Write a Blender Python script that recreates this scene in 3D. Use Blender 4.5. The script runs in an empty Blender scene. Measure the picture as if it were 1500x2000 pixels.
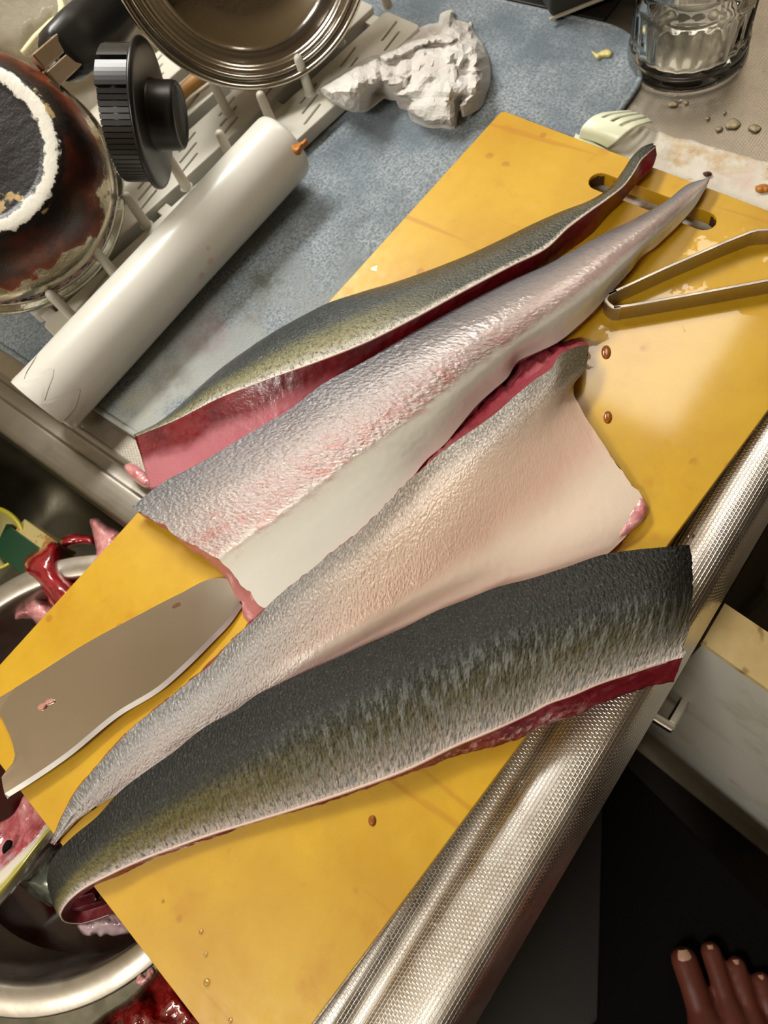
import bpy, bmesh, math, random
import numpy as np
from mathutils import Vector, Matrix, noise as mnoise
from mathutils.geometry import delaunay_2d_cdt

SC = bpy.context.scene
COL = SC.collection
random.seed(7)

# ---------------------------------------------------------------- camera
# world frame: x runs along the counter, y from its front edge to the wall, z up from the worktop
CR = np.array([[0.5708941, -0.79054004, -0.22164472],
               [-0.79906724, -0.47298198, -0.37118674],
               [0.18860402, 0.38901735, -0.90171726]])
CC = np.array([0.20521009, -0.04806912, 0.42989606])
CF = 1370.0836
cam_d = bpy.data.cameras.new('camera')
cam = bpy.data.objects.new('camera', cam_d)
COL.objects.link(cam)
cam.matrix_world = Matrix([[CR[0][i], -CR[1][i], -CR[2][i], CC[i]] for i in range(3)] + [[0, 0, 0, 1]])
cam_d.sensor_fit = 'VERTICAL'
cam_d.sensor_height = 36.0
cam_d.lens = CF / 2000 * 36
cam_d.clip_start = 0.02
cam_d.dof.use_dof = True
cam_d.dof.focus_distance = 0.43
cam_d.dof.aperture_fstop = 9.0
SC.camera = cam

# ---------------------------------------------------------------- light
world = bpy.data.worlds.new('room_air')
SC.world = world
world.use_nodes = True
world.node_tree.nodes['Background'].inputs[0].default_value = (1.0, 0.86, 0.68, 1)
world.node_tree.nodes['Background'].inputs[1].default_value = 0.05

def area_light(name, loc, target, sx, sy, power, color):
    d = bpy.data.lights.new(name, 'AREA')
    d.shape = 'RECTANGLE'; d.size = sx; d.size_y = sy
    d.energy = power; d.color = color
    o = bpy.data.objects.new(name, d); COL.objects.link(o)
    o.location = loc
    dz = (Vector(loc) - Vector(target)).normalized()
    dx = Vector((1, 0, 0)); dx = (dx - dz * dx.dot(dz)).normalized()
    dy = dz.cross(dx)
    o.matrix_world = Matrix([[dx[i], dy[i], dz[i], loc[i]] for i in range(3)] + [[0, 0, 0, 1]])
    return o
area_light('under_cabinet_lamp', (0.60, 0.74, 0.70), (0.25, 0.15, 0.0), 0.46, 0.12, 7.6, (1.0, 0.98, 0.93))
area_light('ceiling_lamp', (-1.15, 0.22, 1.62), (-0.80, 0.22, 0.0), 0.50, 0.50, 25.0, (1.0, 0.96, 0.89))
area_light('far_ceiling_lamp', (1.70, 0.52, 1.66), (1.60, 0.48, 0.0), 0.75, 0.62, 10.0, (1.0, 0.91, 0.80))

SC.view_settings.view_transform = 'Standard'
SC.view_settings.look = 'None'
SC.view_settings.exposure = 0.0
SC.view_settings.gamma = 1.0
SC.view_settings.use_curve_mapping = False

# ---------------------------------------------------------------- helpers
ZB = 0.018                                    # top face of the cutting board

def at(x, y, z):
    """world point at height z seen in direction (x, y)"""
    d = CR.T @ np.array([(x - 750) / CF, (y - 1000) / CF, 1.0])
    return CC + d * ((z - CC[2]) / d[2])
def ray(x, y, depth):
    d = CR.T @ np.array([(x - 750) / CF, (y - 1000) / CF, 1.0])
    return CC + d * depth
def V(p): return Vector((float(p[0]), float(p[1]), float(p[2])))

def lin(c):
    c = c / 255.0
    return c / 12.92 if c <= 0.04045 else ((c + 0.055) / 1.055) ** 2.4
def S(r, g, b): return (lin(r), lin(g), lin(b), 1.0)

class NT:
    def __init__(self, name):
        self.m = bpy.data.materials.new(name); self.m.use_nodes = True
        self.t = self.m.node_tree; self.t.nodes.clear()
        self.out = self.t.nodes.new('ShaderNodeOutputMaterial')
        self.p = self.t.nodes.new('ShaderNodeBsdfPrincipled')
        self.t.links.new(self.p.outputs[0], self.out.inputs[0])
        self._tc = None
    def put(self, sock, v):
        if isinstance(v, bpy.types.NodeSocket): self.t.links.new(v, sock)
        elif v is not None:
            if sock.type == 'RGBA' and isinstance(v, (int, float)): v = (v, v, v, 1)
            sock.default_value = v
    def node(self, typ, props=None, **ins):
        n = self.t.nodes.new('ShaderNode' + typ)
        for k, v in (props or {}).items(): setattr(n, k, v)
        for k, v in ins.items():
            k2 = k.replace('_', ' ')
            s = n.inputs[int(k[1:])] if k[0] == 'i' and k[1:].isdigit() else n.inputs[k2]
            self.put(s, v)
        return n
    def set(self, **ins):
        for k, v in ins.items(): self.put(self.p.inputs[k.replace('_', ' ')], v)
        return self
    def tc(self, which='Object'):
        if self._tc is None: self._tc = self.t.nodes.new('ShaderNodeTexCoord')
        return self._tc.outputs[which]
    def vmap(self, vec, scale=(1, 1, 1), loc=(0, 0, 0), rot=(0, 0, 0)):
        return self.node('Mapping', Vector=vec, Scale=scale, Location=loc, Rotation=rot).outputs[0]
    def noise(self, scale, detail=3, rough=0.55, vec=None, dist=0.0):
        return self.node('TexNoise', Vector=vec if vec is not None else self.tc(), Scale=scale, Detail=detail, Roughness=rough, Distortion=dist).outputs[0]
    def voro(self, scale, vec=None, feature='F1', out=0, rnd=1.0):
        return self.node('TexVoronoi', {'feature': feature}, Vector=vec if vec is not None else self.tc(), Scale=scale, Randomness=rnd).outputs[out]
    def math(self, op, a, b=0.0, c=0.0):
        return self.node('Math', {'operation': op}, i0=a, i1=b, i2=c).outputs[0]
    def rng(self, v, a, b, c=0.0, d=1.0, smooth=False):
        return self.node('MapRange', {'interpolation_type': 'SMOOTHSTEP' if smooth else 'LINEAR'}, Value=v, From_Min=a, From_Max=b, To_Min=c, To_Max=d).outputs[0]
    def ramp(self, v, stops, interp='LINEAR'):
        n = self.t.nodes.new('ShaderNodeValToRGB'); n.color_ramp.interpolation = interp
        e = n.color_ramp.elements
        while len(e) < len(stops): e.new(0.5)
        for el, (p, c) in zip(e, stops): el.position = p; el.color = c
        self.put(n.inputs[0], v)
        return n.outputs[0]
    def mix(self, f, a, b, mode='MIX'):
        n = self.t.nodes.new('ShaderNodeMix'); n.data_type = 'RGBA'; n.blend_type = mode
        self.put(n.inputs[0], f); self.put(n.inputs[6], a); self.put(n.inputs[7], b)
        return n.outputs[2]
    def bump(self, h, strength=0.5, dist=0.001, normal=None):
        n = self.node('Bump', Height=h, Strength=strength, Distance=dist)
        if normal is not None: self.put(n.inputs['Normal'], normal)
        return n.outputs[0]
    def attr(self, name): return self.node('Attribute', {'attribute_name': name}).outputs['Fac']
    def sep(self, v):
        n = self.node('SeparateXYZ', i0=v); return n.outputs

def simple(name, col, rough=0.5, metal=0.0, **kw):
    k = NT(name); k.set(Base_Color=col, Roughness=rough, Metallic=metal, **kw)
    return k.m

def tag(o, label=None, cat=None, group=None, kind=None):
    if label: o['label'] = label
    if cat: o['category'] = cat
    if group: o['group'] = group
    if kind: o['kind'] = kind
    return o

def link(name, me, mat=None, parent=None):
    o = bpy.data.objects.new(name, me); COL.objects.link(o)
    if mat is not None and not me.materials: me.materials.append(mat)
    if parent is not None:
        o.parent = parent
        o.matrix_parent_inverse = parent.matrix_world.inverted()
    return o

def mesh_obj(name, verts, faces, mat=None, parent=None, smooth=True, uv=None, attrs=None):
    me = bpy.data.meshes.new(name)
    me.from_pydata([tuple(map(float, v)) for v in verts], [], faces)
    if uv is not None:
        l = me.uv_layers.new(name='UVMap')
        vi = np.empty(len(me.loops), int); me.loops.foreach_get('vertex_index', vi)
        l.data.foreach_set('uv', np.asarray(uv, float)[vi].ravel())
    for k, v in (attrs or {}).items():
        a = me.attributes.new(k, 'FLOAT', 'POINT'); a.data.foreach_set('value', np.asarray(v, float).ravel())
    me.polygons.foreach_set('use_smooth', [smooth] * len(me.polygons))
    me.update()
    return link(name, me, mat, parent)

def empty(name, loc, label, cat, group=None):
    o = bpy.data.objects.new(name, None); COL.objects.link(o)
    o.location = V(loc); o.empty_display_size = 0.02
    o.matrix_world = Matrix.Translation(V(loc))
    return tag(o, label, cat, group)

def bm_obj(name, bm, mat, parent=None, smooth=True, recalc=True):
    if recalc: bmesh.ops.recalc_face_normals(bm, faces=bm.faces[:])
    me = bpy.data.meshes.new(name); bm.to_mesh(me); bm.free()
    me.polygons.foreach_set('use_smooth', [smooth] * len(me.polygons))
    return link(name, me, mat, parent)

def box_bm(bm, lo, hi, M=None, bevel=0.0, seg=2):
    r = bmesh.ops.create_cube(bm, size=1.0)
    vs = r['verts']
    for v in vs:
        v.co = Vector([lo[i] + (v.co[i] + 0.5) * (hi[i] - lo[i]) for i in range(3)])
    if bevel:
        es = list({e for v in vs for e in v.link_edges})
        b = bmesh.ops.bevel(bm, geom=es, offset=bevel, segments=seg, affect='EDGES', profile=0.5)
        vs = list({v for f in b['faces'] for v in f.verts} | {v for v in vs if v.is_valid})
        # all verts of this piece
    if M is not None:
        seen = set(); st = [v for v in vs if v.is_valid]
        while st:
            v = st.pop()
            if v in seen: continue
            seen.add(v); st += [e.other_vert(v) for e in v.link_edges]
        for v in seen: v.co = M @ v.co
def box(name, lo, hi, mat, parent=None, M=None, bevel=0.001, seg=2):
    bm = bmesh.new(); box_bm(bm, lo, hi, M, bevel, seg)
    return bm_obj(name, bm, mat, parent, smooth=False)

def spline(pts, n, closed=False):
    """Catmull-Rom through pts, n samples evenly spaced along its length"""
    P = np.asarray(pts, float)
    if len(P) == 2:
        t = np.linspace(0, 1, n)[:, None]; return P[0] * (1 - t) + P[1] * t
    Q = np.vstack([P[-1], P, P[:2]]) if closed else np.vstack([2 * P[0] - P[1], P, 2 * P[-1] - P[-2]])
    out = []
    for i in range(1, len(Q) - 2):
        a, b, c, d = Q[i - 1:i + 3]
        # centripetal-like tangents limited by neighbour distance
        l0 = max(np.linalg.norm(b - a), 1e-9); l1 = max(np.linalg.norm(c - b), 1e-9); l2 = max(np.linalg.norm(d - c), 1e-9)
        m1 = ((b - a) / l0 * l1 + (c - b) / l1 * l0) / (l0 + l1) * l1
        m2 = ((c - b) / l1 * l2 + (d - c) / l2 * l1) / (l1 + l2) * l1
        for t in np.linspace(0, 1, 24, endpoint=False):
            out.append((2*t**3 - 3*t**2 + 1) * b + (t**3 - 2*t**2 + t) * m1 + (-2*t**3 + 3*t**2) * c + (t**3 - t**2) * m2)
    out.append(Q[-2])
    out = np.array(out)
    s = np.r_[0, np.cumsum(np.linalg.norm(np.diff(out, axis=0), axis=1))]
    u = np.linspace(0, s[-1], n)
    return np.stack([np.interp(u, s, out[:, k]) for k in range(out.shape[1])], 1)

def rail(pts, n, zoff=0.0):
    return spline([at(p[0], p[1], p[2] + zoff) for p in pts], n)

def grid_faces(nr, nc, off=0, flip=False, wrap=False):
    F = []
    for i in range(nr - 1):
        for j in range(nc if wrap else nc - 1):
            a = off + i * nc + j; b = off + i * nc + (j + 1) % nc
            c = off + (i + 1) * nc + (j + 1) % nc; d = off + (i + 1) * nc + j
            F.append((a, d, c, b) if flip else (a, b, c, d))
    return F

def lathe(name, prof, M, mat, parent=None, seg=64, smooth=True, close=False):
    bm = bmesh.new(); rings = []
    for r, z in prof:
        if r < 1e-6: rings.append([bm.verts.new(M @ Vector((0, 0, z)))] * seg)
        else: rings.append([bm.verts.new(M @ Vector((r * math.cos(2 * math.pi * k / seg), r * math.sin(2 * math.pi * k / seg), z))) for k in range(seg)])
    if close: rings.append(rings[0])
    for a, b in zip(rings[:-1], rings[1:]):
        for k in range(seg):
            q = [a[k], a[(k + 1) % seg], b[(k + 1) % seg], b[k]]
            u = []
            for v in q:
                if v not in u: u.append(v)
            if len(u) > 2:
                try: bm.faces.new(u)
                except ValueError: pass
    return bm_obj(name, bm, mat, parent, smooth)

def frame(origin, axis, xhint=(1, 0, 0)):
    z = V(axis).normalized(); x = V(xhint); x = (x - z * x.dot(z)).normalized(); y = z.cross(x)
    return Matrix([[x[i], y[i], z[i], float(origin[i])] for i in range(3)] + [[0, 0, 0, 1]])

def tube(name, pts, rad, mat, parent=None, seg=10, n=None, smooth=True, cap=True):
    P = spline(pts, n) if n else np.asarray(pts, float)
    rr = np.interp(np.linspace(0, 1, len(P)), np.linspace(0, 1, len(rad)), rad) if isinstance(rad, (list, tuple)) else np.full(len(P), rad)
    T = np.gradient(P, axis=0); T /= np.maximum(np.linalg.norm(T, axis=1)[:, None], 1e-9)
    up = np.array([0, 0, 1.0]) if abs(T[0][2]) < 0.9 else np.array([1.0, 0, 0])
    vs = []; N = None
    for p, t, r in zip(P, T, rr):
        N = (up if N is None else N); N = N - t * (N @ t); N /= np.linalg.norm(N); B = np.cross(t, N)
        for k in range(seg):
            a = 2 * math.pi * k / seg; vs.append(p + r * (math.cos(a) * N + math.sin(a) * B))
    F = grid_faces(len(P), seg, wrap=True)
    if cap:
        F += [tuple(range(seg - 1, -1, -1)), tuple(range((len(P) - 1) * seg, len(P) * seg))]
    return mesh_obj(name, vs, F, mat, parent, smooth)

def plate(name, loops, z0, z1, mat, parent=None, bevel=0.0008, seg=2):
    """solid plate from 2D outlines (first the outer one, then holes), rounded edges"""
    cu = bpy.data.curves.new(name, 'CURVE'); cu.dimensions = '2D'; cu.fill_mode = 'BOTH'
    cu.extrude = max((z1 - z0) / 2 - bevel, 1e-5); cu.bevel_depth = bevel; cu.bevel_resolution = seg; cu.offset = -bevel
    for L in loops:
        sp = cu.splines.new('POLY'); sp.points.add(len(L) - 1); sp.use_cyclic_u = True
        for q, p in zip(sp.points, L): q.co = (p[0], p[1], 0, 1)
    t = bpy.data.objects.new('t', cu); COL.objects.link(t)
    dg = bpy.context.evaluated_depsgraph_get()
    me = bpy.data.meshes.new_from_object(t.evaluated_get(dg))
    bpy.data.objects.remove(t); bpy.data.curves.remove(cu)
    me.name = name; me.materials.clear()
    zc = (z0 + z1) / 2
    for v in me.vertices: v.co.z += zc
    me.polygons.foreach_set('use_smooth', [False] * len(me.polygons))
    return link(name, me, mat, parent)

def stadium(cx, cy, L, w, ang, n=8):
    out = []; c, s = math.cos(ang), math.sin(ang)
    for sg, a0 in ((1, -math.pi / 2), (-1, math.pi / 2)):
        for k in range(n + 1):
            a = a0 + math.pi * k / n
            x = sg * (L - w) / 2 + w / 2 * math.cos(a); y = w / 2 * math.sin(a)
            out.append((cx + c * x - s * y, cy + s * x + c * y))
    return out
def rrect(x0, y0, x1, y1, r, n=10):
    out = []
    for cx, cy, a0 in ((x1 - r, y1 - r, 0), (x0 + r, y1 - r, 90), (x0 + r, y0 + r, 180), (x1 - r, y0 + r, 270)):
        for k in range(n + 1):
            a = math.radians(a0 + 90 * k / n); out.append((cx + r * math.cos(a), cy + r * math.sin(a)))
    return out

def fbm(p, oct=4):
    return mnoise.fractal(Vector(p), 1.0, 2.0, oct)

def crumple(x, y, seed, scale):
    r = random.Random(int(seed * 10)); h = 0.0
    wx = x + 9 * mnoise.noise((x / 40, y / 40, seed)); wy = y + 9 * mnoise.noise((x / 40, y / 40, seed + 5))
    for i in range(5):
        a = r.uniform(0, math.pi); L = scale * r.uniform(.5, 1.3); ph = r.uniform(0, 2)
        t = ((wx * math.cos(a) + wy * math.sin(a)) / L + ph) % 2
        h += (abs(t - 1) - .5) * r.uniform(.5, 1.0)
    return h

def pillow(name, outline, z0, height, mat, parent=None, step=6.0, amp=0.0, freq=80.0, power=0.5, ridge=0.0, under=0.004, smooth=True, zslope=None, dmax=None, seed=0.0, fold=0.0, fscale=60.0):
    """lump with the given outline: rises from z0 at its border to z0+height inside"""
    ol = spline([(p[0], p[1], 0) for p in outline], max(24, int(sum(math.dist(a, b) for a, b in zip(outline, outline[1:] + outline[:1])) / step)), closed=True)[:-1, :2]
    x0, y0 = ol.min(0); x1, y1 = ol.max(0)
    pts = [tuple(p) for p in ol]; nb = len(pts)
    A = ol; B = np.roll(ol, -1, 0)
    def dist(p):
        d = B - A; t = np.clip(((p - A) * d).sum(1) / np.maximum((d * d).sum(1), 1e-9), 0, 1)
        q = A + d * t[:, None]; return np.sqrt(((q - p) ** 2).sum(1).min())
    def inside(p):
        c = ((A[:, 1] > p[1]) != (B[:, 1] > p[1])) & (p[0] < (B[:, 0] - A[:, 0]) * (p[1] - A[:, 1]) / (B[:, 1] - A[:, 1] + 1e-12) + A[:, 0])
        return c.sum() % 2 == 1
    ds = [0.0] * nb; r = random.Random(3)
    y = y0
    while y < y1:
        x = x0
        while x < x1:
            p = np.array([x + r.uniform(-.3, .3) * step, y + r.uniform(-.3, .3) * step])
            if inside(p):
                d = dist(p)
                if d > step * 0.45: pts.append(tuple(p)); ds.append(d)
            x += step
        y += step
    vv, ee, ff, ov, _, _ = delaunay_2d_cdt([Vector(p) for p in pts], [(i, (i + 1) % nb) for i in range(nb)], [], 1, 1e-5)
    dm = dmax or max(ds)
    verts = []
    for v, src in zip(vv, ov):
        d = ds[src[0]] if src else 0.0
        k = min(d / dm, 1.0)
        z = z0 + (zslope(v[0], v[1]) if zslope else 0.0)
        k2 = (1 - (1 - k) ** 2) ** power
        w = np.array(at(v[0], v[1], z))
        z += height * k2
        if amp or ridge:
            q = (w[0] * freq + seed, w[1] * freq, seed * 1.7)
            z += min(1, d / (step * 1.2)) * (amp * fbm(q) + ridge * (0.5 - abs(fbm((q[0] * .7 + 9, q[1] * .7, 3)))))
        if fold: z += fold * min(1, d / (step * 2.0)) * (crumple(v[0], v[1], seed, fscale) + .4 * crumple(v[0], v[1], seed + 2, fscale * .35))
        verts.append(at(v[0], v[1], z))
    faces = [tuple(f) for f in ff]
    # underside: border dropped and closed
    n0 = len(verts)
    bi = [next(i for i, s in enumerate(ov) if s and s[0] == k) for k in range(nb)]
    c = np.mean([verts[i] for i in bi], axis=0)
    for i in bi:
        p = verts[i] + (c - verts[i]) * 0.06; p = np.array([p[0], p[1], verts[i][2] - under]); verts.append(p)
    for k in range(nb):
        faces.append((bi[k], n0 + k, n0 + (k + 1) % nb, bi[(k + 1) % nb]))
    verts.append(np.array([c[0], c[1], np.mean([v[2] for v in verts[n0:]])]))
    for k in range(nb): faces.append((n0 + k, len(verts) - 1, n0 + (k + 1) % nb))
    bm = bmesh.new()
    bv = [bm.verts.new(V(v)) for v in verts]
    for f in faces:
        try: bm.faces.new([bv[i] for i in f])
        except ValueError: pass
    return bm_obj(name, bm, mat, parent, smooth)

# ---------------------------------------------------------------- materials
def steel(name, col=(0.60, 0.56, 0.50, 1), rough=0.28, emboss=None, vec='Object', scr=0.25, rscale=40):
    k = NT(name)
    v = k.tc(vec)
    n = k.noise(rscale, 4, .6)
    k.set(Metallic=1.0, Base_Color=k.mix(k.rng(n, .35, .7, 0, .35), col, tuple(c * .78 for c in col[:3]) + (1,)),
          Roughness=k.rng(n, .3, .7, rough * .85, rough * 1.25))
    h = None
    if emboss:
        b = k.node('TexBrick', {'offset': 0.5, 'squash': 1.0}, Vector=v, Color1=(1, 1, 1, 1), Color2=(1, 1, 1, 1), Mortar=(0, 0, 0, 1),
                   Scale=1.0, Mortar_Size=0.00042, Mortar_Smooth=0.7, Brick_Width=0.0026, Row_Height=0.0021)
        nb = k.bump(b.outputs['Color'], emboss, 0.0004)
        k.set(Normal=k.bump(n, 0.05, 0.002, nb))
    else:
        sc = k.noise(300, 2, .5, k.vmap(v, (1, .03, 1)))
        k.set(Normal=k.bump(sc, scr, 0.0003))
    return k.m
M_work = steel('embossed_worktop_steel', (0.40, 0.36, 0.30, 1), 0.40, 0.30)
M_nose = steel('embossed_edge_steel', (0.95, 0.91, 0.85, 1), 0.31, 0.55, 'UV')
M_sink_shade = steel('shaded_sink_steel', (0.11, 0.10, 0.07, 1), 0.5)  # basin's shade and dark reflections are put into this steel colour
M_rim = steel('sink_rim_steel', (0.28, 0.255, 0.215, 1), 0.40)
M_bowl = steel('bowl_steel', (0.46, 0.42, 0.36, 1), 0.42)
M_pot = steel('pot_steel', (0.66, 0.62, 0.55, 1), 0.16)
M_knife = steel('knife_steel', (0.74, 0.65, 0.56, 1), 0.17, scr=.04, rscale=9)
M_knife_edge = steel('ground_edge_steel', (0.85, 0.83, 0.80, 1), 0.5)
M_tong = steel('tweezer_steel', (0.50, 0.45, 0.38, 1), 0.40, rscale=60)
M_black = simple('black_plastic', S(22, 21, 20), 0.32)
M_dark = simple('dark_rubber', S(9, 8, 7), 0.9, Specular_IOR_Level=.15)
M_wall = simple('painted_wall', S(206, 192, 165), 0.7)
M_floor = NT('dark_vinyl_floor')
M_floor.set(Base_Color=M_floor.mix(M_floor.noise(6, 4), S(40, 26, 13), S(24, 15, 8)), Roughness=0.5)
M_floor = M_floor.m

# ---------------------------------------------------------------- room
FZ = -0.80
def slab(name, lo, hi, mat):
    o = box(name, lo, hi, mat, bevel=0.0); o['kind'] = 'structure'; return o
slab('floor', (-1.6, -1.9, FZ - .05), (2.4, 1.0, FZ), M_floor)
slab('wall_back', (-1.6, 0.86, FZ), (2.4, 0.95, 1.7), M_wall)
slab('wall_right', (2.30, -1.9, FZ), (2.38, 0.95, 1.7), M_wall)
slab('wall_front', (-1.6, -1.98, FZ), (2.4, -1.9, 1.7), simple('brown_wall', S(58, 45, 33), .7))
slab('wall_left', (-1.6, -1.9, FZ), (-1.52, 0.95, 1.7), M_wall)
slab('ceiling', (-1.6, -1.9, 1.7), (2.4, 0.95, 1.75), M_wall)

# ---------------------------------------------------------------- sink counter
counter = empty('sink_counter', (0.3, 0.3, 0), 'stainless steel sink counter with an embossed rolled front edge under the yellow board', 'counter')
SX0, SX1, SY0, SY1 = -0.50, 0.226, 0.028, 0.60
plate('worktop', [[(-.7, 0), (1.2, 0), (1.2, .86), (-.7, .86)], rrect(SX0, SY0, SX1, SY1, .05)], -0.010, 0.0, M_work, counter, bevel=0.0004)
# rolled front edge: cross-section swept along the counter
prof = spline([(0.0005, -.0004), (-.012, -.0004), (-.0155, -.0024), (-.0235, -.0026), (-.0285, .0004), (-.040, .0055), (-.050, .0070),
               (-.0565, .0060), (-.0612, .0022), (-.0640, -.0040), (-.0665, -.013), (-.0695, -.026), (-.0710, -.036), (-.069, -.041), (-.060, -.043), (-.040, -.044)], 90)
sl = np.r_[0, np.cumsum(np.linalg.norm(np.diff(prof, axis=0), axis=1))]
xs = np.linspace(-.7, 1.2, 20); vs = []; uv = []
for x in xs:
    for (y, z), s in zip(prof, sl): vs.append((x, y, z)); uv.append((x, s))
mesh_obj('front_edge', vs, grid_faces(20, 90, flip=True), M_nose, counter, uv=uv)
# sink: one skin from the lip down to the bottom
def sink_loops(name, st, mat, bottom):
    vs = []; n = 0
    for ins, z, r in st:
        L = rrect(SX0 + ins, SY0 + ins * .35, SX1 - ins, SY1 - ins, max(r, .004), 8); n = len(L)
        vs += [(x, y, z) for x, y in L]
    F = grid_faces(len(st), n, wrap=True)
    if bottom: F.append(tuple(range((len(st) - 1) * n, len(st) * n)))
    return mesh_obj(name, vs, F, mat, counter)
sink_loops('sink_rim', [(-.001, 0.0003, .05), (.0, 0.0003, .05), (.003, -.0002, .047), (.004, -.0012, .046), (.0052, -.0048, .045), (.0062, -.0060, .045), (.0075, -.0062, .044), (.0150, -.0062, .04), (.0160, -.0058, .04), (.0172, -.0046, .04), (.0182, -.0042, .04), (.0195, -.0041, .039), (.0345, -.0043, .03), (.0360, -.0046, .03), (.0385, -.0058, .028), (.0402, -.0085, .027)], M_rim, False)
sink_loops('sink_basin', [(.0402, -.0085, .027), (.0425, -.014, .026), (.0445, -.05, .026), (.047, -.15, .026), (.054, -.172, .03), (.070, -.180, .03), (.26, -.183, .01)], M_sink_shade, True)

# cabinet below, with one worn door swung open
k = NT('worn_pale_laminate')
n1 = k.noise(9, 5, .65); n2 = k.noise(30, 4, .6)
k.set(Base_Color=k.mix(k.rng(n2, .64, .82, 0, .6), k.mix(k.rng(n1, .5, .66), S(214, 212, 200), S(190, 184, 162)), S(140, 118, 76)), Roughness=.5)
M_lam = k.m
k = NT('stained_cream_edge')
n1 = k.noise(60, 4, .6); n2 = k.noise(38, 3, .5)
k.set(Base_Color=k.mix(k.rng(n2, .6, .66), k.mix(n1, S(235, 214, 160), S(196, 166, 104)), S(122, 84, 34)), Roughness=.5)
M_cream = k.m
cab = empty('sink_cabinet', (0.25, 0.4, FZ), 'pale sink cabinet below the counter with one worn door swung open', 'cabinet')
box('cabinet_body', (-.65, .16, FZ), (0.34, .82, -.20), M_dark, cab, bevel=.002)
def warped_panel(name, A, B, C, D, t, mat):
    """upright panel A-B top, D-C bottom, thickness along +x"""
    vs = []; N = 14
    for sx in (0, t):
        for i in range(N):
            for j in range(N):
                u, w = i / (N - 1), j / (N - 1)
                p = (1 - w) * ((1 - u) * A + u * B) + w * ((1 - u) * D + u * C)
                vs.append(p + np.array([sx, 0, 0]))
    F = grid_faces(N, N) + grid_faces(N, N, N * N, True)
    for a in range(N - 1):
        for f in ((a, a + 1, N*N + a + 1, N*N + a), (N*(N-1) + a, N*(N-1) + a + 1, N*N + N*(N-1) + a + 1, N*N + N*(N-1) + a), (a*N, (a+1)*N, N*N + (a+1)*N, N*N + a*N), (a*N + N-1, (a+1)*N + N-1, N*N + (a+1)*N + N-1, N*N + a*N + N-1)):
            F.append(f)
    bm = bmesh.new(); bv = [bm.verts.new(V(v)) for v in vs]
    for f in F: bm.faces.new([bv[i] for i in f])
    return bm_obj(name, bm, mat, cab, smooth=False)
dA = at(1374, 1256, -.05); dB = at(1500, 1345, -.05); dC = at(1500, 1770, -.70); dD = at(1240, 1510, -.70)
dB = dA + (dB - dA) * 6.0; dD = dA + np.array([0, 0, -.68]); dC = dB + np.array([0, 0, -.68])
warped_panel('door', dA, dB, dC, dD, 0.028, M_lam)
up = np.array([0, 0, .0012])
vs = []
e0 = dA + (dA - dB) * .004; e1 = dB
for p in (e0, e1):
    for dx, dz in ((-.0008, -.004), (-.0008, .002), (.0295, .002), (.0295, -.004)): vs.append(p + np.array([dx, 0, dz]))
mesh_obj('cream_edge_strip', vs, [(0, 1, 2, 3), (4, 7, 6, 5)] + [(a, 4 + a, 4 + (a + 1) % 4, (a + 1) % 4) for a in range(4)], M_cream, cab, smooth=False)
rh = ray(1316, 1424, 1.0) - CC
hx = dA[0] - .028
hq = CC + rh * ((hx - CC[0]) / rh[0])
bm = bmesh.new()
box_bm(bm, (hx - .004, hq[1], hq[2] - .007), (hx + .004, hq[1] + .07, hq[2] + .007), None, .0015)
box_bm(bm, (hx + .002, hq[1], hq[2] - .007), (hx + .034, hq[1] + .008, hq[2] + .007), None, .0015)
bm_obj('door_handle', bm, M_pot, cab, smooth=False)

# pale kitchen appliance standing beyond the open door
bin_ = empty('waste_bin', (0.62, -0.26, FZ), 'pale grey kitchen bin standing in the dark right of the open cabinet door', 'bin')
M_bin = simple('pale_grey_plastic', S(150, 142, 128), .5)
box('bin_body', (.50, -.42, FZ), (.80, -.11, -.33), M_bin, bin_, bevel=.02, seg=4)
box('bin_lid', (.495, -.425, -.33), (.805, -.105, -.30), M_bin, bin_, bevel=.012, seg=4)

# step stool and rug on the floor
stool = empty('step_stool', (0.2, -.35, FZ), 'black step stool standing in the dark in front of the counter under the foot', 'stool')
SZ = -0.42
quad = [at(px, py, SZ)[:2] for px, py in ((1182, 1452), (1500, 1770), (1720, 1990), (1640, 2330), (1160, 2330))]
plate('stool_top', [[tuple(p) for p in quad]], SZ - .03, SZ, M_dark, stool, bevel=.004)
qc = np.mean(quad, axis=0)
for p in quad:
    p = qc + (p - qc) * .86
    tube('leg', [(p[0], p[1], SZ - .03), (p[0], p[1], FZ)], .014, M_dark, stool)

# ---------------------------------------------------------------- cutting board
BA = math.radians(-4.6)
def b2w(x, y):
    return (math.cos(BA) * x - math.sin(BA) * y, math.sin(BA) * x + math.cos(BA) * y)
k = NT('yellow_rubber_board')
o = k.tc()
n1 = k.noise(14, 5, .6); n2 = k.noise(120, 3, .6); n3 = k.noise(34, 4, .55)
base = k.mix(k.rng(n1, .35, .7), S(206, 164, 34), S(190, 143, 20))
base = k.mix(k.rng(n3, .62, .72, 0, .4), base, S(182, 116, 14))
cutm = k.noise(90, 2, .5, k.vmap(o, (1, .05, 1), rot=(0, 0, .9)))
base = k.mix(k.rng(cutm, .68, .74, 0, .5), base, S(178, 116, 18))
spot = k.voro(38, o); smk = k.math('MULTIPLY', k.rng(spot, .10, .14, 1, 0), k.rng(n1, .5, .56))
base = k.mix(k.math('MULTIPLY', smk, .4), base, S(150, 70, 12))
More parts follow.
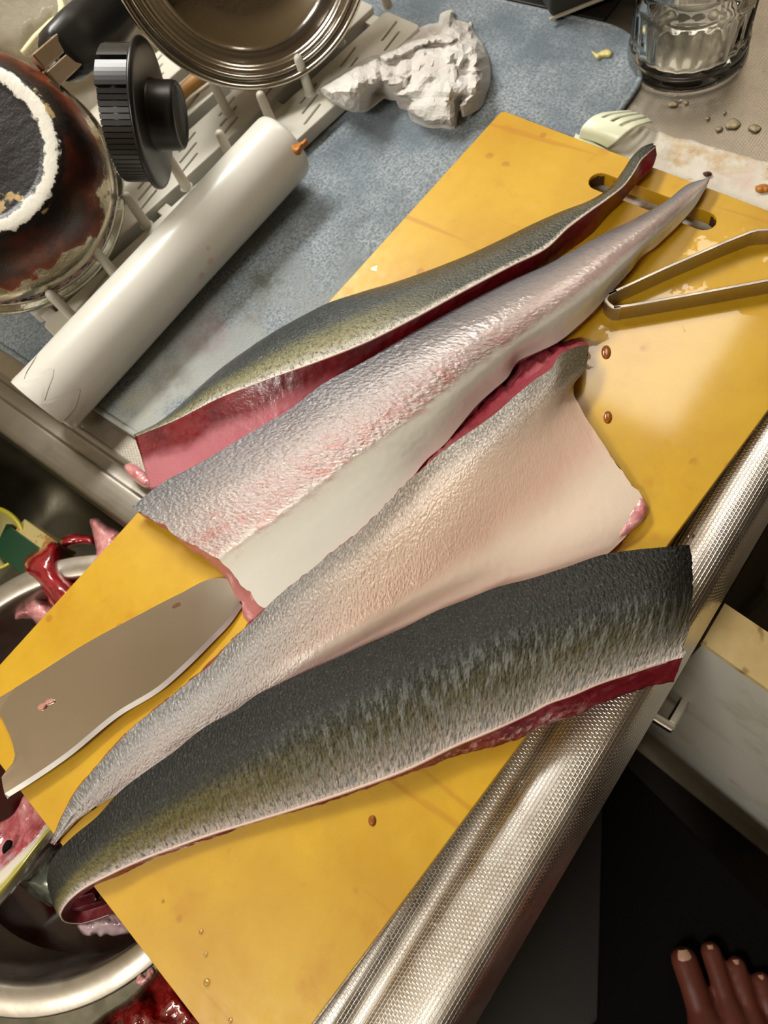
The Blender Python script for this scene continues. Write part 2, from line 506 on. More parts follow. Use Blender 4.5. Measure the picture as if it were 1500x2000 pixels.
# dark mould inside the grip slot
x, y, z = k.sep(o)
sx0, sx1 = at(1150, 345, ZB), at(1396, 432, ZB)
def film(px, py, r):
    return k.rng(k.node('VectorMath', {'operation': 'DISTANCE'}, i0=o, i1=tuple(at(px, py, ZB))).outputs['Value'], r, r * .2)
fm = k.math('MAXIMUM', k.math('MAXIMUM', film(1340, 740, .15), film(560, 1790, .13)), k.math('MAXIMUM', film(800, 1600, .07), film(1120, 600, .07)))
wet = k.rng(k.math('ADD', k.noise(26, 5, .6), k.math('MULTIPLY', fm, .32)), .66, .675, 0, 1)
k.set(Base_Color=base, Roughness=k.rng(n2, .3, .7, .38, .5), Coat_Weight=k.math('MULTIPLY', wet, 1.0), Coat_Roughness=.10, Coat_IOR=1.5,
      Normal=k.bump(k.mix(.4, n2, k.noise(500, 2)), .12, .0006))
M_board = k.m
outer = [b2w(px, py) for px, py in rrect(0, 0, .604, .30, .004, 5)]
s0 = at(1172, 354, ZB)[:2]; s1 = at(1376, 431, ZB)[:2]
sc = (s0 + s1) / 2; sd = s1 - s0
slot = stadium(sc[0], sc[1], np.linalg.norm(sd) + .0160, .0160, math.atan2(sd[1], sd[0]))
board = plate('cutting_board', [outer, slot[::-1]], .0068, ZB, M_board, bevel=.0006)
tag(board, 'large yellow rubber cutting board with a grip slot bridging counter and sink', 'cutting board')
k = NT('black_mould')
k.set(Base_Color=k.mix(k.noise(300, 3), S(30, 20, 8), S(86, 56, 14)), Roughness=.8)
M_mould = k.m
for px, py, rx in ((1172, 354, .0056), (1376, 431, .005)):
    # thin ring of mould growing on the slot end walls
    c = at(px, py, ZB)[:2]; a0 = math.atan2(sd[1], sd[0]) + (math.pi if px < 1200 else 0)
    vs = []
    for kx in range(15):
        a = a0 - 1.45 + 2.9 * kx / 14
        r = .0077 - .0006 * abs(fbm((kx * .9, px, 0)))
        for zz in (.0072, .0105 + .003 * fbm((kx * .5, px, 2)), .0155 + .0015 * fbm((kx * .8, px, 5))):
            vs.append((c[0] + r * math.cos(a), c[1] + r * math.sin(a), zz))
    mesh_obj('mould_stain', vs, grid_faces(15, 3), M_mould, board)

# ---------------------------------------------------------------- blue drying mat
k = NT('blue_microfibre')
o = k.tc()
n1 = k.noise(16, 5, .65); n2 = k.noise(420, 4, .7); n3 = k.noise(900, 2, .6, k.vmap(o, (1, .5, 1)))
c = k.mix(k.rng(n1, .40, .62), S(158, 168, 174), S(108, 121, 131))
c = k.mix(k.rng(n2, .36, .60), S(92, 104, 112), c)
x, y, z = k.sep(o)
left = k.math('MULTIPLY', k.rng(x, .50, .30), k.rng(y, .46, .36))
c = k.mix(k.math('MULTIPLY', left, k.rng(n1, .42, .56, 0, .75)), c, S(176, 178, 172))
def patch(px, py, r):
    p = at(px, py, .006)
    d = k.node('VectorMath', {'operation': 'DISTANCE'}, i0=o, i1=tuple(p)).outputs['Value']
    return k.math('MULTIPLY', k.rng(d, r, r * .25, 0, 1, True), k.rng(k.noise(70, 4, .7), .38, .58))
c = k.mix(k.math('MULTIPLY', patch(520, 540, .022), .85), c, S(92, 96, 84))
c = k.mix(k.math('MULTIPLY', patch(400, 650, .030), .7), c, S(140, 118, 124))
c = k.mix(k.math('MULTIPLY', patch(490, 600, .026), .6), c, S(112, 112, 106))
c = k.mix(k.math('MULTIPLY', patch(330, 735, .03), .6), c, S(118, 118, 104))
c = k.mix(k.math('MULTIPLY', patch(255, 800, .03), .6), c, S(160, 160, 140))
k.set(Base_Color=c, Roughness=.95, Sheen_Weight=.25, Sheen_Roughness=.5, Normal=k.bump(k.mix(.5, n2, n3), .9, .0016))
M_mat = k.m
mat = empty('drying_mat', (.5, .4, 0), 'blue grey microfibre dish drying mat with rounded corners and stains', 'drying mat')
def mat_mesh():
    L = rrect(.246, .172, .756, .64, .062, 14); n = len(L); c = np.array([.5, .4])
    L = np.array(L); vs = []
    # concentric loops: hem then field
    nr = 40; st = [(0, .0004), (.0004, .002), (.0012, .0036), (.003, .0046)]
    st += [(.003 + (.225 - .003) * (i / nr) ** 1.0, .0052) for i in range(1, nr)]
    for ins, z in st:
        x0, y0, x1, y1 = .246 + ins, .172 + ins, .756 - ins, .64 - ins
        for px, py in rrect(x0, y0, x1, y1, max(.062 - ins, .004), 14):
            zz = z + (.0007 * fbm((px * 60, py * 60, 1)) if ins > .004 else 0)
            vs.append((px, py, zz))
    F = grid_faces(len(st), n, wrap=True); F.append(tuple(range((len(st) - 1) * n, len(st) * n)))
    return mesh_obj('mat_body', vs, F, M_mat, mat)
mat_mesh()
tube('hem', [(p[0], p[1], .0032) for p in rrect(.2462, .1722, .7558, .6398, .062, 14)] + [(.756, .578, .0032)], .0026, M_mat, mat, seg=8)

# ---------------------------------------------------------------- fish fillets
def resample_t(P, n):
    return spline(P, n)
def blend_rows(rails, nc):
    """columns through K rails -> (N, nc, 3), smooth across"""
    K = len(rails); N = len(rails[0]); R = np.array(rails)
    out = np.empty((N, nc, 3)); t = np.linspace(0, K - 1, nc)
    for j, u in enumerate(t):
        i = min(int(u), K - 2); f = u - i
        p0 = R[i - 1] if i > 0 else 2 * R[0] - R[1]; p1 = R[i]; p2 = R[i + 1]; p3 = R[i + 2] if i + 2 < K else 2 * R[-1] - R[-2]
        m1 = (p2 - p0) / 2; m2 = (p3 - p1) / 2
        out[:, j] = (2*f**3 - 3*f**2 + 1) * p1 + (f**3 - 2*f**2 + f) * m1 + (-2*f**3 + 3*f**2) * p2 + (f**3 - f**2) * m2
    return out

def fillet(name, label, group, rails, skin_mat, flesh_mat, w1=None, w2=None, N=260, NC=56, bulge=.006, wr=.0005, wfreq=150, fat=None, fat_r=.0008, base=ZB, edge_noise=.0, capseg=6, wr2=0.0, ragged=.002, curl=None):
    R = [rail(r, N, ZB) for r in rails]
    G = blend_rows(R, NC)
    u = np.linspace(0, 1, N)
    width = np.linalg.norm(R[-1] - R[0], axis=1)
    sh = np.sin(np.pi * np.linspace(0, 1, NC)) ** .8
    b = bulge * np.clip(width / .07, 0, 1.0)
    G[:, :, 2] += b[:, None] * sh[None]
    slen = np.r_[0, np.cumsum(np.linalg.norm(np.diff(G[:, NC // 2], axis=0), axis=1))]
    # surface normals
    du = np.gradient(G, axis=0); dv = np.gradient(G, axis=1)
    nn = np.cross(du, dv); nn /= np.maximum(np.linalg.norm(nn, axis=2, keepdims=True), 1e-9)
    if np.mean(nn[N // 3:2 * N // 3, :, 2]) < 0: nn = -nn
    # ragged cut ends
    for i in range(10):
        for e_, s_ in ((i, 1), (N - 1 - i, 1)):
            t_ = np.linspace(0, 1, NC); wq = (1 - i / 10) ** 2
            G[e_] += (du[e_] / np.maximum(np.linalg.norm(du[e_], axis=1, keepdims=True), 1e-9)) * (ragged * wq * np.array([fbm((t * 14, e_ > N // 2, 3.3)) for t in t_]))[:, None]
    G0 = G.copy()
    vs = []; uv = []; va = []; ua = []
    for i in range(N):
        for j in range(NC):
            p = G[i, j]; t = j / (NC - 1)
            edge = min(1, 6 * min(t, 1 - t) + .1)
            d = wr * fbm((p[0] * wfreq, p[1] * wfreq, p[2] * wfreq)) * edge
            if wr2:
                # creases running across the fillet
                d += wr2 * edge * (abs(fbm((slen[i] * 130 + 1.5 * t, t * 5, 4.0))) - .3) * max(0, fbm((slen[i] * 14, t * 3, 7.7)) + .25)
            G[i, j] = p + nn[i, j] * d
            vs.append(G[i, j]); uv.append((slen[i], t * width[i])); va.append(t); ua.append(u[i])
    root = empty(name, (float(G0[N // 2, NC // 2, 0]), float(G0[N // 2, NC // 2, 1]), ZB), label, 'fish fillet', group)
    mesh_obj('skin', vs, grid_faces(N, NC), skin_mat, root, uv=uv, attrs={'v': va, 'u': ua})
    # flesh: side walls, underside following the skin, both cut ends
    inn = (R[-1] - R[0]); inn /= np.maximum(np.linalg.norm(inn, axis=1, keepdims=True), 1e-9)
    e1, e2 = G0[:, 0], G0[:, -1]
    def down(E, inward):
        P = E.copy(); P[:, 2] = np.minimum(base, E[:, 2] - .004); P[:, :2] += inward[:, :2]; return P
    B1 = rail(w1, N, ZB) if w1 else down(e1, inn * .0015)
    B2 = rail(w2, N, ZB) if w2 else down(e2, -inn * .0015)
    MB = 18; tt = np.linspace(0, 1, MB); ji = np.round(tt * (NC - 1)).astype(int)
    bot = G0[:, ji].copy()
    zl = B1[:, None, 2] * (1 - tt)[None] + B2[:, None, 2] * tt[None]
    bot[:, :, :2] += ((1 - tt) ** 2)[None, :, None] * (B1 - e1)[:, None, :2] + (tt ** 2)[None, :, None] * (B2 - e2)[:, None, :2]
    bot[:, :, 2] = np.minimum(zl, bot[:, :, 2] - .002)
    if curl:
        cw = np.clip((u - curl[0]) / (curl[1] - curl[0]), 0, 1)[:, None, None]
        inner = G0[:, ji] - nn[:, ji] * .0065
        bot = bot * (1 - cw) + inner * cw
    S_ = capseg; rows = []; wv = []
    for i in range(N):
        ring = [e2[i] * (1 - t) + bot[i, -1] * t for t in np.linspace(0, 1, S_)]
        ring += [bot[i, m] for m in range(MB - 2, 0, -1)]
        ring += [bot[i, 0] * (1 - t) + e1[i] * t for t in np.linspace(0, 1, S_)]
        rows.append(ring)
    wrow = list(np.linspace(0, 1, S_)) + [1.0] * (MB - 2) + list(np.linspace(1, 0, S_))
    rows = np.array(rows); nr = rows.shape[1]
    cen = rows.mean(1)
    if edge_noise:
        for i in range(N):
            for j in range(1, nr - 1):
                q = rows[i, j]; rows[i, j, :2] = (q + (q - cen[i]) * edge_noise * fbm((q[0] * 180, q[1] * 180, q[2] * 300)))[:2]
    fv = [p for r in rows for p in r]; F = grid_faces(N, nr); fu = list(np.repeat(u, nr)); fw = list(wrow) * N
    for i, fl in ((0, False), (N - 1, True)):
        CN = 5; o0 = len(fv)
        for m in range(MB):
            for c_ in range(CN):
                t = c_ / (CN - 1); p = (G0[i, ji[m]] - [0, 0, .0001]) * (1 - t) + bot[i, m] * t
                if 0 < c_ < CN - 1: p = p + .0012 * fbm((p[0] * 300, p[1] * 300, p[2] * 300)) * np.array([1, 1, 0])
                fv.append(p); fu.append(u[i]); fw.append(t)
        F += grid_faces(MB, CN, o0, fl)
    bm = bmesh.new(); bv = [bm.verts.new(V(p)) for p in fv]
    for f in F:
        try: bm.faces.new([bv[q] for q in f])
        except ValueError: pass
    fo = bm_obj('flesh', bm, flesh_mat, root)
    for nm_, va_ in (('w', fw), ('u', fu)):
        at2 = fo.data.attributes.new(nm_, 'FLOAT', 'POINT'); at2.data.foreach_set('value', np.asarray(va_, float))
    if fat:
        for which in fat:
            E = (e1 if which == 1 else e2)[6:-2]
            tube('fat_edge', E - np.array([0, 0, fat_r * .6]), [fat_r * (.5 + .5 * math.sin(math.pi * min(1, max(0.02, q * 1.1)))) for q in np.linspace(0, 1, 30)], M_fat, root, seg=6)
    return root, G0

def flesh_mat(name, c1, c2, c3, streak=26, extra=None):
    k = NT(name)
    n1 = k.noise(streak, 4, .6); n2 = k.noise(220, 3, .6); n3 = k.noise(90, 3, .6, k.vmap(k.tc(), (.25, 1, 2)))
    c = k.mix(k.rng(n1, .38, .62), c1, c2)
    c = k.mix(k.rng(n3, .56, .7, 0, .6), c, c3)
    if extra: c = extra(k, c, n1)
    k.set(Base_Color=c, Roughness=k.rng(n2, .3, .7, .28, .5), Subsurface_Weight=.15, Subsurface_Radius=(.004, .001, .0008), Subsurface_Scale=1.0,
          Coat_Weight=.3, Coat_Roughness=.15)
    nrm = k.bump(k.mix(.4, n2, n3), .5, .0014); k.set(Normal=nrm, Coat_Normal=nrm)
    return k.m
M_red = flesh_mat('dark_red_flesh', S(120, 14, 24), S(90, 8, 16), S(140, 40, 52),
                  extra=lambda k, c, n1: k.mix(k.math('MULTIPLY', k.rng(k.math('ADD', k.attr('w'), k.math('MULTIPLY', k.math('SUBTRACT', n1, .5), .5)), .30, .55, 0, 1, True), k.rng(k.attr('u'), .60, .78, 0, 1, True)), c, S(186, 112, 122)))
M_pinkred = flesh_mat('red_pink_flesh', S(112, 18, 30), S(138, 48, 60), S(168, 96, 104), 20)
M_dflesh = flesh_mat('loin_flesh', S(112, 20, 32), S(140, 50, 62), S(166, 90, 98), 20,
                     extra=lambda k, c, n1: k.mix(k.math('MULTIPLY', k.math('MULTIPLY', k.rng(k.attr('u'), .10, .16), k.rng(k.attr('u'), .36, .26)), k.math('MULTIPLY', k.rng(k.attr('w'), .25, .5), k.rng(k.noise(300, 4, .7, k.vmap(k.tc(), (.2, 1, 1))), .50, .66, 0, .8))), c, S(220, 190, 180)))
M_pink = flesh_mat('pink_flesh', S(190, 118, 118), S(170, 92, 96), S(222, 180, 172))
k = NT('pale_pink_flesh'); n2 = k.noise(90, 4, .6)
k.set(Base_Color=k.mix(k.rng(n2, .4, .64), S(214, 158, 156), S(186, 106, 112)), Roughness=.3, Coat_Weight=.4, Subsurface_Weight=.15, Subsurface_Radius=(.004, .0015, .001), Normal=k.bump(n2, .5, .002)); M_flap = k.m
k = NT('white_fat'); k.set(Base_Color=k.mix(k.noise(200), S(232, 214, 200), S(214, 176, 166)), Roughness=.35, Subsurface_Weight=.1, Subsurface_Radius=(.002, .001, .001)); M_fat = k.m

def skin_mat(name, stops, vamp=.12, vscale=18, fleck=None, fleck_amt=.5, fleck_scale=330, fleck_lo=.5, fleck_hi=.62, metal=.35, rough=.30, bump=.55, bdist=.0012, stretch=(1, .45, 1), extra=None, coat=.5, cell=700, bscale=400, bstretch=(1, 1, 1), salt=.35, pepper=.35, bmask=None, fmask=None, spec=.5, coat_r=.09):
    k = NT(name)
    uv = k.tc('UV')
    v = k.attr('v'); u = k.attr('u')
    n0 = k.noise(vscale, 4, .6, uv)
    vv = k.math('ADD', v, k.math('MULTIPLY', k.math('SUBTRACT', n0, .5), vamp * 2))
    c = k.ramp(vv, stops)
    st = k.vmap(uv, stretch)
    nf = k.noise(fleck_scale, 3, .65, st)
    if fleck:
        fm = k.math('MULTIPLY', k.rng(nf, fleck_lo, fleck_hi), k.rng(n0, .3, .6, fleck_amt * .6, fleck_amt))
        if fmask: fm = k.math('MULTIPLY', fm, k.rng(vv, fmask[1], fmask[0]))
        c = k.mix(fm, c, fleck)
    if extra: c = extra(k, c, u, v, uv, n0, nf)
    vo = k.voro(cell, k.vmap(uv, bstretch), 'SMOOTH_F1'); bm_ = bmask(k, vv, u) if bmask else None
    nb = k.noise(bscale, 4, .62, k.vmap(uv, bstretch)); nb2 = k.noise(1500, 3, .7, uv)
    grain = k.noise(900, 3, .7, k.vmap(uv, bstretch)); c = k.mix(k.math('MULTIPLY', k.rng(grain, .56, .66, 0, salt), bm_ if bm_ is not None else 1.0), c, S(236, 230, 222)); c = k.mix(k.math('MULTIPLY', k.rng(grain, .44, .34, 0, pepper), bm_ if bm_ is not None else 1.0), c, S(52, 50, 46))
    bm_ = bmask(k, vv, u) if bmask else None
    h = k.math('ADD', k.math('MULTIPLY', vo, .8), k.math('ADD', nb, k.math('MULTIPLY', nb2, .35)))
    k.set(Base_Color=c, Metallic=k.math('MULTIPLY', bm_, metal) if bm_ is not None else metal, Roughness=k.rng(nb, .3, .7, rough * .8, rough * 1.3),
          Coat_Weight=coat, Coat_Roughness=coat_r, Specular_IOR_Level=spec)
    nrm = k.bump(h, k.math('MULTIPLY', bm_, bump) if bm_ is not None else bump, bdist)
    k.set(Normal=nrm, Coat_Normal=nrm)
    return k.m

# --- dark loin with the red cut side, furthest back
A1 = [(1272, 280, .012), (1258, 285, .012), (1240, 300, .012), (1215, 335, .012), (1190, 367, .012), (1150, 392, .012), (1100, 411, .012), (1045, 435, .012), (980, 467, .012), (920, 495, .012), (850, 523, .012),
      (780, 548, .012), (700, 572, .011), (640, 592, .010), (590, 617, .008), (536, 647, .005), (480, 684, .002), (429, 721, -.001), (387, 758, -.002), (345, 797, -.003), (308, 826, -.003), (262, 850, -.003)]
A2 = [(1281, 287, .013), (1270, 296, .015), (1253, 311, .018), (1237, 337, .020), (1220, 360, .021), (1187, 387, .022), (1150, 413, .023), (1110, 443, .023), (1067, 483, .024), (1000, 517, .025), (900, 570, .026), (807, 621, .026),
      (713, 668, .026), (620, 705, .025), (527, 738, .022), (433, 775, .018), (340, 822, .014), (268, 851, .010)]
AW = [(1283, 303, .009), (1274, 327, .010), (1247, 355, .008), (1217, 390, .004), (1187, 421, 0), (1160, 453, 0), (1113, 489, 0), (1000, 562, 0), (900, 620, 0), (800, 684, 0), (700, 752, 0), (600, 816, 0), (500, 874, 0), (420, 922, 0), (360, 948, 0), (330, 955, -.002), (296, 957, -.006)]
S_A = skin_mat('green_back_skin', [(0.0, S(24, 29, 26)), (.30, S(36, 43, 40)), (.50, S(56, 64, 60)), (.66, S(112, 110, 72)), (.82, S(142, 137, 98)), (.93, S(172, 168, 150)), (1.0, S(222, 216, 204))],
               .10, 22, S(26, 30, 28), .8, 420, .5, .62, .32, .30, .8, .0011, (1, .6, 1), salt=.18, pepper=.5, extra=lambda k, c, u, v, uv, n0, nf: k.mix(k.math('MULTIPLY', k.rng(u, .62, .42, 0, 1, True), k.math('MULTIPLY', k.rng(v, .45, .6), k.rng(v, .96, .90))), c, k.mix(nf, S(34, 40, 35), S(86, 88, 76))))
filA, GA = fillet('fish_fillet', 'narrow green-backed fish fillet showing its dark red cut side, furthest from the counter edge', 'fish fillets on the yellow board',
                  [A1, A2], S_A, M_red, w2=AW, NC=44, bulge=.006, wr=.00015, wfreq=300, fat=[2], edge_noise=.03, capseg=14)

pillow('flesh_flap', [(242, 910), (258, 904), (275, 913), (290, 928), (303, 948), (282, 951), (262, 938), (247, 924)], .006, .006, M_flap, filA, step=4, amp=.0015, freq=200, under=.005)

# --- silver belly fillet above the knife tip
B1 = [(1385, 347, .010), (1350, 357, .010), (1300, 393, .012), (1253, 420, .012), (1167, 463, .014), (1067, 517, .016), (1000, 547, .017), (900, 598, .018), (807, 649, .018), (713, 705, .018), (620, 757, .018), (573, 794, .017), (480, 850, .016), (387, 906, .014), (317, 943, .012), (258, 989, .010)]
Bm1 = [(1383, 352, .010), (1350, 372, .012), (1300, 410, .018), (1210, 468, .023), (1100, 540, .027), (1000, 606, .029), (900, 672, .030), (800, 735, .030), (700, 800, .029), (600, 862, .027), (500, 930, .024), (420, 985, .020), (345, 1046, .014)]
Bm2 = [(1381, 358, .010), (1352, 388, .012), (1310, 430, .016), (1240, 495, .020), (1140, 580, .024), (1040, 650, .025), (950, 715, .025), (850, 795, .025), (760, 865, .024), (680, 925, .022), (590, 995, .020), (510, 1055, .018), (437, 1104, .015)]
B2 = [(1380, 364, .009), (1357, 403, .008), (1327, 437, .008), (1300, 463, .008), (1273, 487, .009), (1253, 500, .009), (1233, 527, .010), (1200, 563, .011), (1165, 602, .011), (1133, 633, .011), (1090, 668, .011), (1040, 692, .011), (1013, 705, .011), (990, 739, .011), (967, 759, .011), (933, 790, .011), (900, 829, .011),
      (867, 869, .011), (833, 898, .011), (800, 940, .011), (740, 1003, .011), (700, 1043, .011), (643, 1088, .011), (607, 1117, .011), (565, 1150, .011), (517, 1188, .012)]
S_B = skin_mat('silver_belly_skin', [(0.0, S(112, 114, 120)), (.12, S(138, 136, 138)), (.34, S(168, 156, 152)), (.56, S(174, 150, 144)), (.64, S(200, 194, 182)), (.78, S(216, 214, 202)), (1.0, S(220, 216, 206))],
               .07, 16, S(118, 110, 106), .3, 420, .5, .64, .42, .22, .60, .0016, (1, .5, 1), salt=.2, pepper=.35, coat=1.0, coat_r=.06, bscale=280, cell=480, bmask=lambda k, vv, u: k.math('MULTIPLY', k.rng(vv, .66, .58, .06, 1, True), k.rng(u, .25, .62, .22, 1, True)), fmask=(.56, .66),
               extra=lambda k, c, u, v, uv, n0, nf: k.mix(k.math('MULTIPLY', k.math('MULTIPLY', k.rng(v, .30, .5, 0, 1, True), k.rng(v, .72, .6, 0, 1, True)), k.math('MULTIPLY', k.math('MULTIPLY', k.rng(k.noise(75, 5, .65, uv), .5, .64), k.rng(u, .28, .5)), .6)), c, S(168, 96, 88)))
filB, GB = fillet('fish_fillet', 'silver and cream skinned fish fillet with its broad cut end over the knife tip', 'fish fillets on the yellow board',
                  [B1, Bm1, Bm2, B2], S_B, M_pink, NC=60, bulge=.002, wr=.00012, wfreq=300, edge_noise=.05, wr2=.0005,
                  w2=[(1378, 369, .002), (1353, 408, 0), (1300, 468, 0), (1250, 508, 0), (1195, 572, 0), (1130, 640, 0), (1087, 672, 0), (1010, 715, 0), (930, 800, 0), (865, 878, 0), (800, 950, 0), (700, 1050, 0), (607, 1124, 0), (550, 1172, 0), (486, 1219, 0)],
                  w1=[(1384, 351, .004), (1300, 400, 0), (1160, 475, 0), (1000, 562, 0), (807, 668, 0), (620, 778, 0), (480, 872, 0), (387, 930, .0), (330, 965, .002), (272, 1000, .006)])

# --- pale belly fillet with the wide flap at its right
C1 = [(1149, 673, .016), (1123, 678, .019), (1090, 697, .021), (1078, 718, .021), (1047, 740, .022), (1013, 767, .022), (973, 803, .022), (933, 833, .022), (893, 860, .022), (850, 893, .020), (820, 920, .018), (800, 937, .016), (740, 1000, .014), (700, 1040, .014), (643, 1083, .014), (607, 1113, .014),
      (533, 1173, .013), (500, 1207, .013), (453, 1250, .012), (407, 1302, .011), (370, 1330, .010), (343, 1353, .010), (300, 1387, .009), (267, 1413, .009), (233, 1447, .009), (200, 1483, .008), (177, 1510, .008), (147, 1547, .007), (123, 1590, .006), (100, 1645, .003)]
Cm1 = [(1142, 722, .014), (1118, 738, .017), (1085, 765, .021), (1020, 820, .024), (940, 885, .026), (860, 945, .026), (780, 1020, .025), (700, 1090, .024), (620, 1150, .023), (540, 1215, .021), (470, 1280, .018), (410, 1335, .015), (350, 1385, .013), (290, 1432, .012), (240, 1480, .011), (200, 1520, .010), (160, 1565, .008), (130, 1605, .006), (104, 1647, .003)]
Cm2 = [(1122, 770, .010), (1112, 795, .013), (1080, 840, .017), (1020, 900, .021), (940, 970, .024), (860, 1040, .025), (780, 1105, .024), (700, 1160, .023), (620, 1215, .021), (540, 1270, .019), (470, 1320, .017), (410, 1370, .015), (350, 1415, .013), (290, 1460, .011), (240, 1503, .010), (205, 1535, .009), (170, 1572, .007), (137, 1606, .005), (107, 1649, .003)]
Cm3 = [(1196, 893, .008), (1160, 925, .010), (1090, 985, .013), (1000, 1045, .016), (900, 1110, .018), (800, 1170, .018), (700, 1230, .018), (620, 1275, .017), (540, 1320, .015), (470, 1362, .014), (410, 1400, .013), (350, 1440, .012), (290, 1483, .010), (245, 1518, .009), (212, 1545, .008), (175, 1578, .006), (140, 1608, .005), (108, 1647, .003)]
Cm4 = [(1256, 985, .006), (1215, 1010, .008), (1150, 1045, .010), (1080, 1075, .011), (1000, 1110, .011), (900, 1155, .011), (800, 1205, .010), (700, 1258, .010), (620, 1303, .010), (540, 1348, .010), (470, 1385, .010), (410, 1422, .010), (350, 1458, .009), (292, 1500, .008), (248, 1530, .007), (215, 1553, .006), (178, 1582, .005), (142, 1610, .004), (109, 1646, .003)]
C2 = [(1222, 1049, .004), (1185, 1083, .004), (1105, 1122, .004), (1032, 1150, .004), (973, 1165, .004), (900, 1195, .004), (800, 1240, .004), (700, 1285, .004), (620, 1325, .005), (540, 1368, .006), (470, 1402, .006), (410, 1440, .006), (350, 1475, .006), (292, 1516, .006), (250, 1541, .005), (223, 1555, .005), (193, 1573, .004), (167, 1584, .004), (142, 1612, .003), (110, 1645, .002)]
CW1 = [(1136, 662, 0), (1087, 669, 0), (1040, 687, 0), (1010, 702, 0), (988, 736, 0), (960, 760, 0), (925, 795, 0), (890, 838, 0), (860, 872, 0), (825, 908, 0), (796, 938, 0), (740, 1000, 0), (643, 1084, 0), (533, 1174, 0), (453, 1250, 0), (370, 1330, 0), (300, 1386, 0), (232, 1446, 0), (176, 1509, 0), (146, 1546, 0), (121, 1592, 0), (98, 1645, 0)]
def c_extra(k, c, u, v, uv, n0, nf):
    # left half of the fillet stays silver grey, right half turns peach and cream; dark speckles along the upper edge
    silver = k.ramp(k.math('ADD', v, k.math('MULTIPLY', k.math('SUBTRACT', n0, .5), .25)), [(0, S(142, 142, 142)), (.3, S(172, 168, 166)), (.6, S(188, 178, 172)), (.85, S(205, 204, 200)), (1, S(212, 210, 204))])
    c = k.mix(k.rng(u, .36, .68, 0, 1, True), c, silver)
    sp = k.math('MULTIPLY', k.rng(k.noise(620, 3, .65, k.vmap(uv, (1, .7, 1))), .43, .53), k.rng(k.math('ADD', v, k.math('MULTIPLY', k.math('SUBTRACT', n0, .5), .25)), .30, .06, 0, 1, True))
    c = k.mix(k.math('MULTIPLY', sp, k.rng(u, .0, .7, .85, .45)), c, S(46, 42, 34))
    return k.mix(k.math('MULTIPLY', k.rng(u, .085, .04, 0, 1, True), k.rng(v, .26, .14, 0, .8, True)), c, S(84, 76, 54))
S_C = skin_mat('pale_belly_skin', [(0.0, S(132, 122, 108)), (.14, S(164, 148, 132)), (.36, S(198, 172, 152)), (.52, S(212, 178, 158)), (.62, S(222, 202, 182)), (1.0, S(226, 210, 192))],
               .07, 14, None, .4, 300, .5, .64, .34, .30, .85, .0010, bscale=520, coat_r=.07, salt=.2, pepper=.5, stretch= (1, .6, 1), extra=c_extra, coat=.3, bmask=lambda k, vv, u: k.math('MAXIMUM', k.math('MULTIPLY', k.rng(vv, .60, .48, .05, 1, True), k.rng(u, .1, .55, .14, 1)), k.rng(u, .45, .7, 0, 1, True)))
filC, GC = fillet('fish_fillet', 'pale cream fish fillet with a wide ragged belly flap, beside the big dark one', 'fish fillets on the yellow board',
                  [C1, Cm1, Cm2, Cm3, Cm4, C2], S_C, M_pinkred, w1=CW1, NC=70, bulge=.0, wr=.00012, wfreq=300, edge_noise=.05, wr2=.0003)

pillow('flesh_tip', [(1226, 1000), (1238, 980), (1250, 966), (1263, 984), (1259, 1012), (1242, 1030), (1222, 1046), (1206, 1052), (1214, 1026)], ZB + .0040, .0034, M_flap, filC, step=4, amp=.0014, freq=180, under=.003)

# --- large dark loin in front, its tail bent over the board edge
D1 = [(1346, 1064, .016), (1314, 1067, .020), (1230, 1075, .021), (1179, 1083, .021), (1105, 1108, .021), (1032, 1131, .021), (973, 1146, .021), (900, 1175, .020), (860, 1190, .020), (790, 1225, .019), (700, 1265, .018), (640, 1293, .017), (590, 1314, .016), (540, 1338, .015), (500, 1358, .015), (460, 1387, .014), (400, 1420, .013), (333, 1473, .012), (290, 1503, .012),
      (233, 1547, .011), (187, 1597, .010), (143, 1633, .009), (113, 1663, .004), (97, 1690, -.006), (92, 1720, -.020), (98, 1742, -.035), (118, 1756, -.048), (150, 1752, -.054), (190, 1738, -.056)]
Dm = [(1354, 1160, .014), (1300, 1172, .028), (1200, 1195, .033), (1100, 1220, .035), (1000, 1248, .035), (900, 1285, .034), (800, 1330, .033), (700, 1375, .032), (600, 1420, .030), (500, 1470, .027), (420, 1510, .024), (350, 1548, .021), (280, 1592, .018), (225, 1628, .016), (175, 1668, .013), (140, 1700, .006), (118, 1730, -.006), (106, 1758, -.022), (112, 1782, -.038), (135, 1790, -.050), (170, 1780, -.055), (205, 1768, -.058)]
D2 = [(1334, 1284, .014), (1285, 1297, .016), (1230, 1315, .016), (1164, 1337, .016), (1120, 1356, .015), (1069, 1374, .014), (1039, 1390, .012), (995, 1411, .012), (937, 1436, .012), (900, 1451, .011), (799, 1500, .010), (687, 1542, .008), (600, 1571, .007), (500, 1602, .006), (417, 1627, .006), (343, 1653, .006), (270, 1681, .007), (208, 1710, .008),
      (168, 1731, .006), (140, 1752, .000), (122, 1774, -.010), (118, 1790, -.022), (130, 1801, -.034), (155, 1803, -.042), (190, 1794, -.047), (222, 1782, -.050)]
DW = [(1316, 1331, .002), (1267, 1342, .002), (1212, 1359, .003), (1127, 1396, .002), (1065, 1418, 0), (1003, 1447, 0), (900, 1474, 0), (827, 1501, 0), (761, 1524, 0), (640, 1566, 0), (500, 1607, 0), (417, 1636, 0), (343, 1662, 0), (300, 1678, 0), (240, 1708, .000), (205, 1726, -.002),
      (180, 1746, -.008), (160, 1764, -.016), (148, 1778, -.024), (150, 1788, -.032), (165, 1790, -.039), (195, 1784, -.044), (224, 1775, -.047)]
